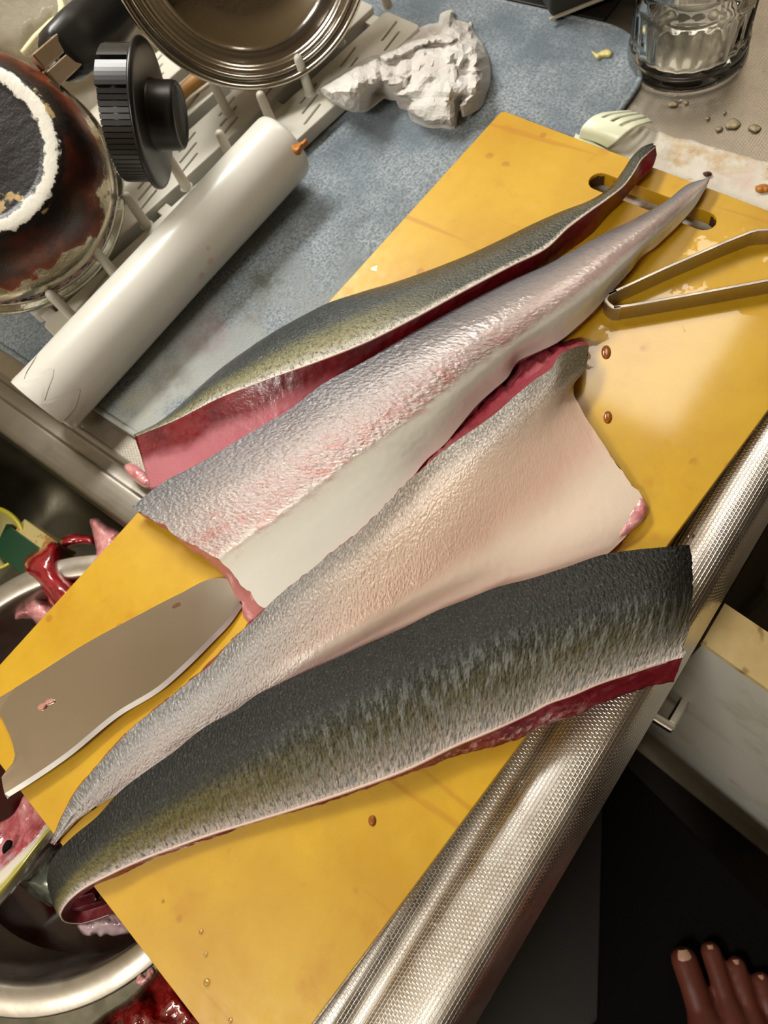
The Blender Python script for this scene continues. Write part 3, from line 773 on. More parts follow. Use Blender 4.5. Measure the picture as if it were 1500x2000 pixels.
def d_extra(k, c, u, v, uv, n0, nf):
    # long crosswise pale wrinkles on the thick right half
    w = k.noise(300, 3, .6, k.vmap(uv, (1, .25, 1), rot=(0, 0, .35)))
    m = k.math('MULTIPLY', k.math('MULTIPLY', k.rng(v, .35, .7, 0, 1, True), k.rng(u, .66, .42, 0, 1, True)), k.rng(w, .48, .60))
    c = k.mix(k.math('MULTIPLY', m, .7), c, S(140, 144, 142))
    g = k.math('MULTIPLY', k.math('MULTIPLY', k.rng(v, .50, .72, 0, 1, True), k.rng(v, .95, .84, 0, 1, True)), k.rng(u, .40, .62, 0.25, 1, True))
    c = k.mix(k.math('MULTIPLY', g, k.rng(k.noise(300, 3, .6, uv), .35, .6, .15, .75)), c, S(126, 118, 60))
    return k.mix(k.rng(v, .965, .99, 0, .9), c, S(224, 208, 198))
S_D = skin_mat('dark_back_skin', [(0.0, S(12, 15, 12)), (.16, S(18, 22, 18)), (.40, S(32, 36, 32)), (.60, S(62, 62, 52)), (.75, S(100, 96, 78)), (.88, S(172, 164, 154)), (1.0, S(214, 204, 196))],
               .09, 15, S(24, 26, 22), .7, 480, .5, .62, .10, .42, .9, .0011, bscale=500, salt=.10, pepper=.35, stretch= (1, .55, 1), extra=d_extra, bstretch=(1, .6, 1), coat=.25, spec=.25)
filD, GD = fillet('fish_fillet', 'large dark green-backed fish fillet nearest the counter edge, its tail curling off the board', 'fish fillets on the yellow board',
                  [D1, Dm, D2], S_D, M_dflesh, w2=DW, NC=70, bulge=.0, wr=.00015, wfreq=300, fat=[2], fat_r=.0011, edge_noise=.02, wr2=.0007, capseg=12, N=320, curl=(.79, .85))

# ---------------------------------------------------------------- knife
knife = empty('kitchen_knife', tuple(at(230, 1340, ZB)), 'broad stainless kitchen knife lying on the yellow board with its tip under the silver fillet', 'knife')
n = 80
spine = rail([(-40, 1383, .0030), (0, 1361, .0030), (67, 1320, .0030), (167, 1257, .0029), (267, 1203, .0028), (350, 1160, .0026), (417, 1130, .0026), (452, 1133, .0030), (473, 1172, .0036)], n, ZB)
ED = [(12, 1560, 0.0082), (60, 1530, 0.008), (133, 1480, 0.0078), (233, 1399, 0.0072), (317, 1347, 0.0064), (367, 1303, 0.0058), (417, 1253, 0.005), (450, 1218, 0.0042), (474, 1184, 0.0034)]
edge = rail([(x, y, h - .0016) for x, y, h in ED], n, ZB)
bevel = rail([(x - 6, y - 8, h + .0002) for x, y, h in ED], n, ZB)
# heel outline: choil between neck and heel corner
heel = spline([at(-3, 1391, ZB + .0038), at(13, 1423, ZB + .0050), at(27, 1462, ZB + .0064), at(29, 1481, ZB + .0072), at(20, 1499, ZB + .0078), at(4, 1512, ZB + .0078), at(5, 1532, ZB + .0082), at(9, 1550, ZB + .0083)], 24)
vs = []; nc = 12
for i in range(n):
    for t in np.linspace(0, 1, nc):
        vs.append(spine[i] * (1 - t) + bevel[i] * t)
V0 = np.array(vs).reshape(n, nc, 3)
# bend the first rows onto the heel curve
for j, t in enumerate(np.linspace(0, 1, nc)):
    tgt = heel[int(round(t * 23))]
    for i in range(10):
        wgt = (1 - i / 10) ** 1.0
        ref = V0[10, j]; V0[i, j] = tgt + (ref - tgt) * (i / 10)
top = V0.reshape(-1, 3); bot = top.copy(); bot[:, 2] -= .0020
F = grid_faces(n, nc) + grid_faces(n, nc, n * nc, True)
N0 = n * nc
for i in range(n - 1):
    F.append((i * nc, (i + 1) * nc, N0 + (i + 1) * nc, N0 + i * nc))
for j in range(nc - 1):
    F.append((j, N0 + j, N0 + j + 1, j + 1))
bm = bmesh.new(); bv = [bm.verts.new(V(p)) for p in list(top) + list(bot)]
for f in F: bm.faces.new([bv[q] for q in f])
bm_obj('blade', bm, M_knife, knife, smooth=False)
eb = V0[:, -1].copy(); vs = []
e2 = edge.copy(); e2[0] = at(15, 1561, ZB + .0070); hc = at(12, 1563, ZB + .0092)
for i in range(n):
    vs += [eb[i] + [0, 0, .0001], e2[i], eb[i] - [0, 0, .0020]]
bmf = grid_faces(n, 3)
mesh_obj('ground_edge', vs, bmf + [(0, 1, 2)], M_knife_edge, knife, smooth=False)
nkp = [at(px, py, ZB + .0031) for px, py in ((-62, 1396), (-45, 1386), (0, 1361.5), (25, 1346.5), (14, 1418), (8, 1407), (-4, 1393), (-45, 1416))]
mesh_obj('neck_plate', nkp + [p - [0, 0, .002] for p in nkp], [tuple(range(8)), tuple(range(15, 7, -1))] + [(i, 8 + i, 8 + (i + 1) % 8, (i + 1) % 8) for i in range(8)], M_knife, knife, smooth=False)
nk0 = (nkp[0] + nkp[-1]) / 2
kd = (spine[0] - spine[30]); kd /= np.linalg.norm(kd)
kd[2] = 0; side = np.array([-kd[1], kd[0], 0])
Mk = Matrix([[kd[i], side[i], (0, 0, 1)[i], (nk0 + [0, 0, -.001])[i]] for i in range(3)] + [[0, 0, 0, 1]])
box('neck', (-.004, -.0075, -.0045), (.016, .0075, .0045), M_knife, knife, Mk, bevel=.002)
box('handle', (.016, -.013, -.009), (.130, .012, .009), M_black, knife, Mk, bevel=.005, seg=3)
for q in (.035, .070, .105):
    lathe('rivet', [(.0, .0096), (.0028, .0094), (.003, .008)], Mk @ Matrix.Translation((q, 0, 0)), M_tong, knife, seg=14)
k = NT('rust_brown'); k.set(Base_Color=k.mix(k.noise(400), S(120, 72, 22), S(74, 44, 18)), Roughness=.6); M_rust = k.m
for cx, cy in ((345, 1183),):
    ol = [(cx - 9, cy + 5), (cx - 4, cy - 3), (cx + 6, cy - 6), (cx + 9, cy - 1), (cx + 2, cy + 4), (cx - 3, cy + 6)]
    pillow('rust_spot', ol, ZB + .0031, .0002, M_rust, knife, step=2, under=.0002)
k = NT('clear_water'); k.set(Base_Color=(1, 1, 1, 1), Transmission_Weight=1.0, Roughness=.02, IOR=1.33); M_water = k.m
k = NT('wet_pink_bits'); k.set(Base_Color=S(188, 132, 118), Roughness=.2, Coat_Weight=.5); M_bits = k.m
bit = pillow('fish_scrap', [(72, 1386), (76, 1376), (86, 1372), (92, 1366), (102, 1364), (108, 1369), (100, 1375), (92, 1378), (86, 1386), (78, 1389)], ZB + .0052, .0014, M_bits, step=2.2, under=.0003, amp=.0003, freq=400)
tag(bit, 'tiny wet pink scrap stuck on the broad knife blade', 'fish scrap')

# ---------------------------------------------------------------- tweezers
tw = empty('kitchen_tweezers', tuple(at(1300, 560, ZB)), 'bent stainless steel fish bone tweezers standing on edge on the yellow board', 'tweezers')
def ribbon(name, pts, z0, z1, th, mat, parent):
    P = np.array([[*at(x, y, z1)[:2]] for x, y in pts])
    T = np.gradient(P, axis=0); T /= np.linalg.norm(T, axis=1)[:, None]; Nn = np.stack([-T[:, 1], T[:, 0]], 1)
    vs = []
    for p, q in zip(P, Nn):
        a = p + q * th / 2; b = p - q * th / 2
        vs += [(a[0], a[1], z0), (a[0], a[1], z1 - .0003), (a[0] * .8 + b[0] * .2, a[1] * .8 + b[1] * .2, z1), (b[0] * .8 + a[0] * .2, b[1] * .8 + a[1] * .2, z1), (b[0], b[1], z1 - .0003), (b[0], b[1], z0)]
    F = grid_faces(len(P), 6, wrap=True) + [tuple(range(6)), tuple(range((len(P) - 1) * 6, len(P) * 6))[::-1]]
    bm = bmesh.new(); bv = [bm.verts.new(v) for v in vs]
    for f in F: bm.faces.new([bv[i] for i in f])
    return bm_obj(name, bm, mat, parent, smooth=False)
zt = ZB + .0125
ribbon('upper_arm', [(1190, 575), (1204, 567), (1250, 546), (1300, 523), (1360, 497), (1420, 471), (1468, 452), (1482, 449), (1500, 448), (1580, 441), (1700, 432)], ZB + .0003, zt, .0026, M_tong, tw)
ribbon('bent_end', [(1204, 567), (1190, 574), (1184, 581), (1184, 587), (1190, 594), (1199, 600), (1212, 600)], ZB + .0003, zt, .0026, M_tong, tw)
ribbon('lower_arm', [(1199, 600), (1230, 596), (1333, 578), (1420, 562), (1500, 547), (1600, 530), (1700, 512)], ZB + .0003, zt, .0026, M_tong, tw)

# ---------------------------------------------------------------- white roll
k = NT('translucent_white_film')
o = k.tc(); n1 = k.noise(25, 4, .6); n2 = k.noise(70, 2, .4)
pk = k.math('MULTIPLY', k.rng(k.voro(45, o), .16, .13), k.rng(k.noise(9, 2), .56, .6))
k.set(Base_Color=k.mix(k.math('MULTIPLY', pk, .6), k.mix(n1, S(212, 210, 201), S(202, 200, 190)), S(206, 160, 142)), Roughness=.34, Subsurface_Weight=.1, Subsurface_Radius=(.006, .005, .004), Coat_Weight=.25, Coat_Roughness=.2, Normal=k.bump(n1, .08, .002))
M_roll = k.m
R0 = .0272
ra = at(86, 792, .0335); rb = at(556, 284, .042)
ax = rb - ra; Lr = float(np.linalg.norm(ax))
roll = empty('film_roll', tuple((ra + rb) / 2 - [0, 0, R0]), 'white roll of kitchen film lying across the blue mat in front of the rack', 'roll')
Mr = frame(ra, ax)
rp = [(R0 * .42, .001), (R0 * .45, 0), (R0 * .97, 0.0), (R0 * .995, .0006), (R0, .002)] + [(R0 + .00025 * math.sin(t * 9) , .002 + (Lr - .004) * t) for t in np.linspace(0.02, .98, 30)] + [(R0, Lr - .003), (R0 * .985, Lr - .0012), (R0 * .95, Lr), (R0 * .45, Lr), (R0 * .42, Lr - .001)]
lathe('film_layers', rp, Mr, M_roll, roll, seg=72)
lathe('cardboard_core', [(R0 * .42, .0008), (R0 * .42, Lr - .0008), (R0 * .36, Lr - .0008), (R0 * .36, .0008)], Mr, simple('cardboard', S(170, 140, 100), .8), roll, seg=40, close=True)
# loose end of the film wrapped round the near end
vs = []; nA = 26
up_a = math.pi / 2
for t in np.linspace(0, 1, 8):
    for q in range(nA):
        a = -1.5 + 3.0 * q / (nA - 1)
        zz = t * (.018 + .010 * math.sin(q * .9) + .006 * fbm((q * .5, 1, 0))) + .0001
        r = R0 + .0004 + .0008 * max(0, fbm((q * .35, t * 3, 2)))
        # angle measured from straight up
        upv = (Mr.to_3x3().inverted() @ Vector((0, 0, 1)))
        b = math.atan2(upv.y, upv.x) + a
        vs.append(Mr @ Vector((r * math.cos(b), r * math.sin(b), zz - .0012)))
mesh_obj('loose_film_end', vs, grid_faces(8, nA), M_roll, roll)
k = NT('orange_scrap'); k.set(Base_Color=k.mix(k.noise(300), S(206, 132, 30), S(120, 66, 24)), Roughness=.45); M_orange = k.m
oc = rb + np.array([0, 0, 0])
sc_ = pillow('food_scrap', [(569, 284), (579, 281), (589, 276), (599, 270), (600, 276), (590, 285), (584, 296), (574, 297)], .0655, .0022, M_orange, step=2.5, under=.003, amp=.0006, freq=300)
tag(sc_, 'small orange food scrap stuck to the far end of the white roll', 'food scrap')

# ---------------------------------------------------------------- dish rack with pegs
k = NT('white_rack_plastic'); k.set(Base_Color=k.mix(k.noise(40, 4), S(206, 202, 190), S(192, 187, 172)), Roughness=.42, Subsurface_Weight=.05); M_rack = k.m
rack = empty('dish_rack', (.48, .50, .006), 'white plastic dish rack with upright pegs standing on the blue mat under the pots', 'dish rack')
ra_ = math.radians(-8.9)
def rk(lx, ly): return (.2715 + math.cos(ra_) * lx - math.sin(ra_) * ly, .4395 + math.sin(ra_) * lx + math.cos(ra_) * ly)
RL = .422
for b in range(4):
    y0 = b * .060; y1 = y0 + .045
    holes = []
    for q in range(8):
        lx = .028 + q * .0508
        for dy, dx in ((.011, .012), (.0225, .020), (.034, .028)):
            if lx + dx + .012 < RL - .006:
                c = rk(lx + dx, y0 + dy)
                holes.append(stadium(c[0], c[1], .026, .0018, ra_ + math.radians(12), 4)[::-1])
    c4 = [rk(px, py) for px, py in rrect(0, y0, RL, y1, .005, 5)]
    plate('tray_band', [c4] + holes, .0075, .020, M_rack, rack, bevel=.0012)
for lx in (.004, .14, .28, RL - .016):
    box('cross_bar', (lx, .002, .0072), (lx + .012, .222, .0150), M_rack, rack, Matrix.Translation((.2715, .4395, 0)) @ Matrix.Rotation(ra_, 4, 'Z'), bevel=.001)
pegs = [at(px, py, .055)[:2] for px, py in ((93, 570), (180, 482), (243, 378), (325, 300), (426, 256), (506, 180), (580, 108), (642, 8), (412, 152))]
pegs += [at(740, -68, .055)[:2]]
for p in pegs:
    lathe('peg', [(.0058, .0198), (.0048, .0206), (.0044, .023), (.0040, .045), (.0038, .0518), (.0032, .0540), (.0018, .0552), (0, .0555)], Matrix.Translation((p[0], p[1], 0)), M_rack, rack, seg=14)

# ---------------------------------------------------------------- burnt saucepan, upside down
pc = at(-13, 370, .088); dpc = float(CR[2] @ (pc - CC))
bc = ray(-78, 286, dpc - .066)
pax = bc - pc; PH = float(np.linalg.norm(pax)); 
PR = 246 * dpc / CF
Mp = frame(pc, pax)
k = NT('charred_pan')
o = k.tc(); x, y, z = k.sep(o)
rr = k.math('SQRT', k.math('ADD', k.math('MULTIPLY', x, x), k.math('MULTIPLY', y, y)))
n1 = k.noise(28, 5, .65, o); n2 = k.noise(120, 4, .65, o); n3 = k.noise(14, 3, .6, o)
zz = k.math('ADD', z, k.math('MULTIPLY', k.math('SUBTRACT', n1, .5), .055))
zz = k.math('ADD', zz, k.math('MULTIPLY', k.math('SUBTRACT', n3, .5), .04))
body = k.ramp(k.math('MULTIPLY', zz, 7.6), [(0.0, S(214, 206, 188)), (.28, S(196, 186, 160)), (.30, S(120, 54, 22)), (.40, S(62, 24, 10)), (.52, S(18, 12, 10))], 'LINEAR')
dirt = k.rng(zz, .0365, .040)
rj = k.math('ADD', rr, k.math('MULTIPLY', k.math('SUBTRACT', n2, .5), .012))
ring = k.math('MULTIPLY', k.rng(rj, PR * .545, PR * .560), k.rng(rj, PR * .650, PR * .638))
onbase = k.rng(z, PH * .955, PH * .965)
basec = k.mix(k.rng(n1, .60, .63), k.mix(n2, S(14, 10, 8), S(30, 22, 17)), S(168, 142, 96))
basec = k.mix(ring, basec, k.mix(n2, S(225, 222, 210), S(196, 190, 176)))
c = k.mix(onbase, body, basec)
low = k.rng(z, .0115, .0100)
c = k.mix(low, c, S(200, 196, 180))
groove = k.math('MULTIPLY', k.rng(z, .0095, .0105), k.rng(z, .0185, .0165))
c = k.mix(groove, c, k.mix(k.rng(n2, .45, .55), S(36, 30, 32), S(172, 140, 138)))
k.set(Base_Color=c, Metallic=k.math('MULTIPLY', k.math('SUBTRACT', 1.0, k.math('MAXIMUM', dirt, groove)), k.math('SUBTRACT', 1.0, onbase)),
      Roughness=k.mix(dirt, .18, .34), Normal=k.bump(n2, .25, .002))
M_pan = k.m
pan = empty('saucepan', tuple(pc), 'burnt steel saucepan turned upside down on the rack, charred base with a chalky ring', 'saucepan')
q = PR
prof_p = [(q*.97, .004), (q*.995, .0005), (q, .003), (q*.985, .0065), (q*.955, .0072), (q*.945, .0095), (q*.935, .012), (q*.94, .016), (q*.935, .020), (q*.925, .028), (q*.905, PH*.45), (q*.87, PH*.62), (q*.81, PH*.78), (q*.74, PH*.90), (q*.69, PH*.955), (q*.66, PH*.98), (q*.645, PH*.995), (q*.62, PH*1.0), (q*.55, PH*.998), (q*.53, PH*.985), (q*.51, PH*.98), (q*.3, PH*.98), (0, PH*.98)]
body_o = lathe('pan_body', prof_p, Matrix.Identity(4), M_pan, None, seg=96)
body_o.matrix_world = Mp; body_o.parent = pan; body_o.matrix_parent_inverse = pan.matrix_world.inverted()
M_brack = steel('tarnished_steel', (0.50, 0.40, 0.30, 1), .32)
h0 = ray(118, 112, dpc - .012); h1 = ray(330, -75, dpc + .07)
hax = h1 - h0; vd = CC - h0; vd /= np.linalg.norm(vd)
Mh = frame(h0, hax, vd)        # z along the handle, x towards the viewer, y across
yv = np.array([Mh[i][1] for i in range(3)])
for s, nm in ((-1, 0), (1, 1)):
    box('bracket_plate', (.000, (-.0125 if s < 0 else .0005), -.030), (.006, (-.0005 if s < 0 else .0125), .012), M_brack, pan, Mh @ Matrix.Translation((.006, 0, 0)), bevel=.001)
bm = bmesh.new()
hp = [(-.004, .015, .012), (.004, .020, .013), (.03, .022, .013), (.06, .022, .012), (.11, .017, .011), (.145, .013, .009), (.152, .006, .005)]
loops = []
for zq, wy, tx in hp:
    loops.append([bm.verts.new(Mh @ Vector((tx * math.copysign(abs(math.cos(a)) ** .5, math.cos(a)), wy * math.copysign(abs(math.sin(a)) ** .6, math.sin(a)), zq))) for a in [2 * math.pi * j / 20 for j in range(20)]])
for a, b in zip(loops[:-1], loops[1:]):
    for j in range(20): bm.faces.new([a[j], a[(j + 1) % 20], b[(j + 1) % 20], b[j]])
bm.faces.new(loops[0]); bm.faces.new(loops[-1])
pan_h = bm_obj('handle', bm, M_black, pan)
lathe('rivet', [(0, .0128), (.003, .0125), (.0034, .0105)], frame(h0 + hax / np.linalg.norm(hax) * .004 + yv * .006, vd), M_pot, pan_h, seg=12)

# ---------------------------------------------------------------- steel pot at the back
lc = at(464, -132, .135); dl = float(CR[2] @ (lc - CC)); LR = 268 * dl / CF
lax = (CC - lc); lax /= np.linalg.norm(lax); lax = lax + np.array([.04, .0, .02])
Ml = frame(lc, lax)
pot = empty('steel_pot', tuple(lc), 'shiny round stainless steel pot tilted back on the dish rack behind the pegs', 'pot')
q = LR
lathe('pot_rim', [(q*.985, -.010), (q*1.0, -.006), (q*.995, -.0015), (q*.975, .0), (q*.955, -.002), (q*.945, -.006), (q*.94, -.0065), (q*.925, -.004), (q*.905, -.0035), (q*.89, -.007), (q*.885, -.012)], Ml, M_pot, pot, seg=120)
lathe('pot_bowl', [(q*.885, -.012), (q*.875, -.017), (q*.855, -.0185), (q*.835, -.0195), (q*.82, -.024), (q*.80, -.032), (q*.76, -.040), (q*.70, -.045), (q*.5, -.048), (0, -.049)], Ml, M_pot, pot, seg=120)
lathe('pot_wall', [(q*.985, -.010), (q*.96, -.016), (q*.93, -.03), (q*.85, -.05), (q*.6, -.056), (0, -.057)], Ml, M_pot, pot, seg=96)

# ---------------------------------------------------------------- black ribbed lid with knob
kc = at(298, 226, .105); dk = float(CR[2] @ (kc - CC))
ix, iy, iz = CR[0], CR[1], CR[2]
kax = ix - iy * .008 + iz * .014
Mk2 = frame(kc, kax, -iy)
KR = 131 * dk / CF
lid = empty('ribbed_lid', tuple(kc), 'black plastic ribbed lid with a round knob standing on edge beside the burnt saucepan', 'lid')
lathe('disc', [(0, -.002), (KR * .8, -.002), (KR, -.0022), (KR * 1.0, -.0005), (KR * .985, .0008), (KR * .9, .0014), (KR * .55, .002), (0, .002)], Mk2, M_black, lid, seg=80)
lid_skirt = lathe('skirt', [(KR * .80, -.002), (KR * .80, -.024), (KR * .84, -.0245), (KR * .845, -.002)], Mk2, M_black, lid, seg=80, close=True)
lathe('knob', [(KR * .50, .001), (KR * .485, .004), (KR * .47, .0045), (KR * .465, .018), (KR * .45, .0205), (KR * .42, .0215), (KR * .40, .0205), (KR * .37, .0192), (0, .0190)], Mk2, M_black, lid, seg=56)
# fine ribs round the lower part, wide tabs round the upper part
bm = bmesh.new()
for a in range(0, 360, 5):
    aa = (a + 180) % 360 - 180           # 0 = straight up in the view
    if abs(aa) > 99: box_bm(bm, (KR * .84, -.0016, -.0245), (KR * .895, .0016, -.0022), Mk2 @ Matrix.Rotation(math.radians(a), 4, 'Z'), 0)
bm_obj('ribs', bm, M_black, lid_skirt, smooth=False)['kind'] = 'stuff'
for a in (-84, -55, -26, 26, 55, 84):
    bm = bmesh.new()
    vsq = []
    for rr_ in (KR * .83, KR * .915):
        for zq in (-.0255, -.0022):
            for t in np.linspace(-11.5, 11.5, 7):
                an = math.radians(a + t); vsq.append(bm.verts.new(Mk2 @ Vector((rr_ * math.cos(an), rr_ * math.sin(an), zq))))
    g = lambda r_, z_, t_: vsq[r_ * 14 + z_ * 7 + t_]
    for t in range(6):
        bm.faces.new([g(1, 0, t), g(1, 0, t+1), g(1, 1, t+1), g(1, 1, t)]); bm.faces.new([g(0, 0, t), g(0, 1, t), g(0, 1, t+1), g(0, 0, t+1)])
        bm.faces.new([g(0, 0, t), g(0, 0, t+1), g(1, 0, t+1), g(1, 0, t)]); bm.faces.new([g(0, 1, t), g(1, 1, t), g(1, 1, t+1), g(0, 1, t+1)])
    for t in (0, 6): bm.faces.new([g(0, 0, t), g(1, 0, t), g(1, 1, t), g(0, 1, t)])
    bm_obj('grip_tab', bm, M_black, lid_skirt, smooth=False)

# ---------------------------------------------------------------- bits round the rack
k = NT('clear_crinkled_plastic')
o = k.tc('Generated'); n1 = k.noise(9, 4, .6, k.vmap(o, (1, .18, 1), rot=(0, 0, .75)))
k.set(Base_Color=S(226, 222, 206), Transmission_Weight=.85, Roughness=.08, IOR=1.18, Normal=k.bump(k.noise(5, 4, .6, k.vmap(k.tc('Object'), (14, 2.0, 6), rot=(0, 0, .25))), .9, .006)); M_bag = k.m
bag = pillow('plastic_bag', [(-60, -60), (120, -70), (300, -60), (240, -4), (190, 16), (150, 40), (112, 62), (70, 86), (40, 105), (10, 96), (-20, 84), (-60, 80)], .045, .030, M_bag, step=9, fold=.002, fscale=70, seed=3.0, under=.02)
tag(bag, 'clear crinkled plastic bag behind the burnt saucepan handle', 'bag')
k = NT('cream_twine'); k.set(Base_Color=k.mix(k.noise(200), S(232, 222, 184), S(206, 190, 140)), Roughness=.6); M_twine = k.m
stem = empty('twisted_stem', tuple(at(110, 40, .085)), 'pale cream forked stem lying on the clear plastic bag', 'stem')
tube('main_stalk', [at(*p) for p in ((122, -30, .088), (118, 0, .088), (121, 18, .089), (117, 34, .090), (100, 45, .090), (88, 56, .089), (70, 72, .088), (55, 90, .087), (44, 104, .085))], [.0028, .0026, .003, .0034, .003, .0026, .0024], M_twine, stem, seg=9, n=40)
tube('side_stalk', [at(*p) for p in ((205, -40, .080), (168, -8, .083), (140, 14, .085), (124, 33, .089))], [.0018, .0022, .0028], M_twine, stem, seg=8, n=20)
k = NT('tan_wood'); k.set(Base_Color=k.mix(k.noise(40, 3, .6, k.vmap(k.tc(), (1, 8, 8))), S(186, 138, 74), S(150, 104, 50)), Roughness=.5); M_wood = k.m
spat = empty('wooden_spatula', tuple(at(375, 165, .045)), 'tan wooden spatula handle lying under the round steel pot', 'spatula')
tube('handle', [at(330, 205, .030), at(365, 172, .031), at(400, 145, .031), at(470, 95, .031)], [.0050, .0062, .0062, .006], M_wood, spat, seg=12, n=16)
plate('blade', [[tuple(at(470, 95, .031)[:2] + np.array(d)) for d in ((0, -.006), (.05, -.02), (.075, -.012), (.075, .012), (.05, .02), (0, .006))]], .028, .034, M_wood, spat, bevel=.001)

# ---------------------------------------------------------------- crumpled kitchen paper
k = NT('kitchen_paper')
o = k.tc(); n1 = k.noise(22, 4, .6); d = k.voro(520, o, 'F1', 0, .15)
k.set(Base_Color=k.mix(k.rng(n1, .45, .7), S(206, 203, 197), S(190, 182, 175)), Roughness=.9, Normal=k.bump(k.math('ADD', k.math('MULTIPLY', d, .25), k.math('MULTIPLY', k.voro(75, k.vmap(o, (1, .7, 1)), 'DISTANCE_TO_EDGE'), 1.6)), .55, .0025)); M_paper = k.m
pap = empty('crumpled_paper', tuple(at(850, 150, .006)), 'crumpled white kitchen paper lying on the blue mat at the end of the dish rack', 'kitchen paper')
zs = lambda x, y: (.0175 if x < 700 else max(.001, .0175 - (x - 700) * .00024))
pillow('sheet', [(624, 172), (636, 163), (655, 150), (690, 128), (735, 104), (768, 96), (785, 76), (812, 58), (836, 47), (858, 42), (858, 30), (888, 21), (886, 36), (906, 42), (914, 46), (917, 40), (925, 62), (942, 84), (955, 115), (958, 150), (955, 172), (944, 192), (920, 206), (902, 214), (888, 222), (862, 224), (830, 216), (812, 190), (790, 186), (770, 178), (742, 176), (728, 184), (720, 204), (712, 214), (686, 218), (660, 206), (640, 192)],
       .007, .026, M_paper, pap, step=8.5, smooth=False, fold=.0060, fscale=46, power=.7, zslope=zs, dmax=62, seed=1.0)
pillow('front_fold', [(768, 182), (790, 172), (800, 150), (806, 118), (830, 98), (858, 88), (880, 90), (892, 112), (896, 140), (897, 180), (893, 212), (886, 247), (862, 243), (838, 243), (812, 230), (795, 214), (800, 194), (782, 190)],
       .024, .014, M_paper, pap, step=7, smooth=False, fold=.0030, fscale=60, power=.35, dmax=24, seed=4.0, under=.016, zslope=lambda x, y: -max(0, (y - 150)) * .00016)
pillow('side_fold', [(892, 118), (905, 100), (925, 104), (944, 128), (950, 160), (938, 186), (916, 200), (898, 208), (910, 190), (918, 168), (912, 142)],
       .028, .006, M_paper, pap, step=7, smooth=False, fold=.0020, fscale=44, power=.4, dmax=14, seed=6.0, under=.012, zslope=lambda x, y: -.012 * (x - 892) / 60)
pillow('top_fold', [(770, 98), (800, 82), (840, 72), (872, 66), (895, 76), (880, 88), (850, 86), (820, 94), (796, 108), (772, 116), (750, 122), (742, 112)],
       .030, .006, M_paper, pap, step=6, smooth=False, fold=.0020, fscale=40, power=.4, dmax=9, seed=8.0, under=.012)
pillow('left_fold', [(648, 160), (680, 140), (720, 126), (760, 122), (790, 130), (796, 158), (772, 168), (735, 164), (700, 172), (672, 186)],
       .025, .006, M_paper, pap, step=7, smooth=False, fold=.0026, fscale=44, power=.4, dmax=14, seed=11.0, under=.014)
k = NT('yellow_peel'); k.set(Base_Color=k.mix(k.noise(300), S(226, 214, 150), S(206, 190, 110)), Roughness=.6); M_peel = k.m
tag(pillow('food_scrap', [(1155, 98), (1165, 104), (1177, 98), (1190, 96), (1197, 103), (1192, 110), (1178, 111), (1166, 115), (1160, 108)], .006, .0025, M_peel, step=3, amp=.0008, freq=300, under=.001), 'small pale yellow food scrap at the far corner of the blue mat', 'food scrap')

# ---------------------------------------------------------------- glass jar
k = NT('clear_glass'); k.set(Base_Color=(.97, .98, .96, 1), Transmission_Weight=1.0, Roughness=.03, IOR=1.38); M_glass = k.m
jb = at(1340, 106, 0)[:2]
jar = empty('glass_jar', (jb[0], jb[1], 0), 'clear ribbed glass jar with a thick foot standing on the steel counter beyond the mat', 'jar')
JR = .0462
bm = bmesh.new(); seg = 144
op = [(.030, .0006), (.042, .0002), (JR - .0010, .0012), (JR, .0036), (JR - .0010, .0060), (JR - .0026, .0085), (JR - .0022, .0110), (JR - .0008, .0135), (JR - .0008, .0150), (JR - .0030, .0185), (JR - .0035, .020), (JR - .0035, .045), (JR - .0035, .0465), (JR - .0025, .050), (JR - .0035, .0535), (JR - .006, .0565), (JR - .0065, .075), (JR - .0075, .0765)]
ip = [(JR - .0085, .0765), (JR - .0085, .056), (JR - .0060, .046), (JR - .0065, .018), (JR - .008, .0135), (JR - .014, .0115), (.0, .0115)]
def ring(r, z, rib):
    return [bm.verts.new((jb[0] + (r + (  .0016 * max(0, math.cos(24 * 2 * math.pi * i / seg)) if rib else 0)) * math.cos(2 * math.pi * i / seg), jb[1] + (r + (  .0016 * max(0, math.cos(24 * 2 * math.pi * i / seg)) if rib else 0)) * math.sin(2 * math.pi * i / seg), z)) for i in range(seg)]
rings = [ring(r, z, .0195 < z < .0455) for r, z in op] + [ring(r, z, False) for r, z in ip[:-1]]
for a, b in zip(rings[:-1], rings[1:]):
    for i in range(seg): bm.faces.new([a[i], a[(i + 1) % seg], b[(i + 1) % seg], b[i]])
bm.faces.new(rings[0][::-1]); bm.faces.new(rings[-1])
bm_obj('glass_body', bm, M_glass, jar)

# dark things behind the mat corner
k = NT('grimy_dark_steel'); k.set(Base_Color=S(70, 66, 58), Metallic=.7, Roughness=.45); M_grime = k.m
tray = empty('metal_box', (.83, .36, 0), 'dark square steel box with a bright lower edge behind the blue mat', 'box')
m0 = at(1076, 37, .012); m1 = at(1180, -4, .012); m2 = at(1058, -6, .040)
md = (m1 - m0); md[2] = 0; md /= np.linalg.norm(md); mn = np.array([-md[1], md[0], 0])
if mn @ (np.array([.9, .9, 0]) - m0) < 0: mn = -mn
Mt = Matrix([[md[i], mn[i], (0, 0, 1)[i], m0[i]] for i in range(3)] + [[0, 0, 0, 1]])
box('box_body', (0, 0, .001), (.16, .12, .10), M_grime, tray, Mt, bevel=.003)
box('bottom_rail', (-.001, -.0012, -.0012), (.161, .0015, .0012), simple('worn_bright_edge', S(206, 196, 172), .35, .4), tray, Mt, bevel=.0005)
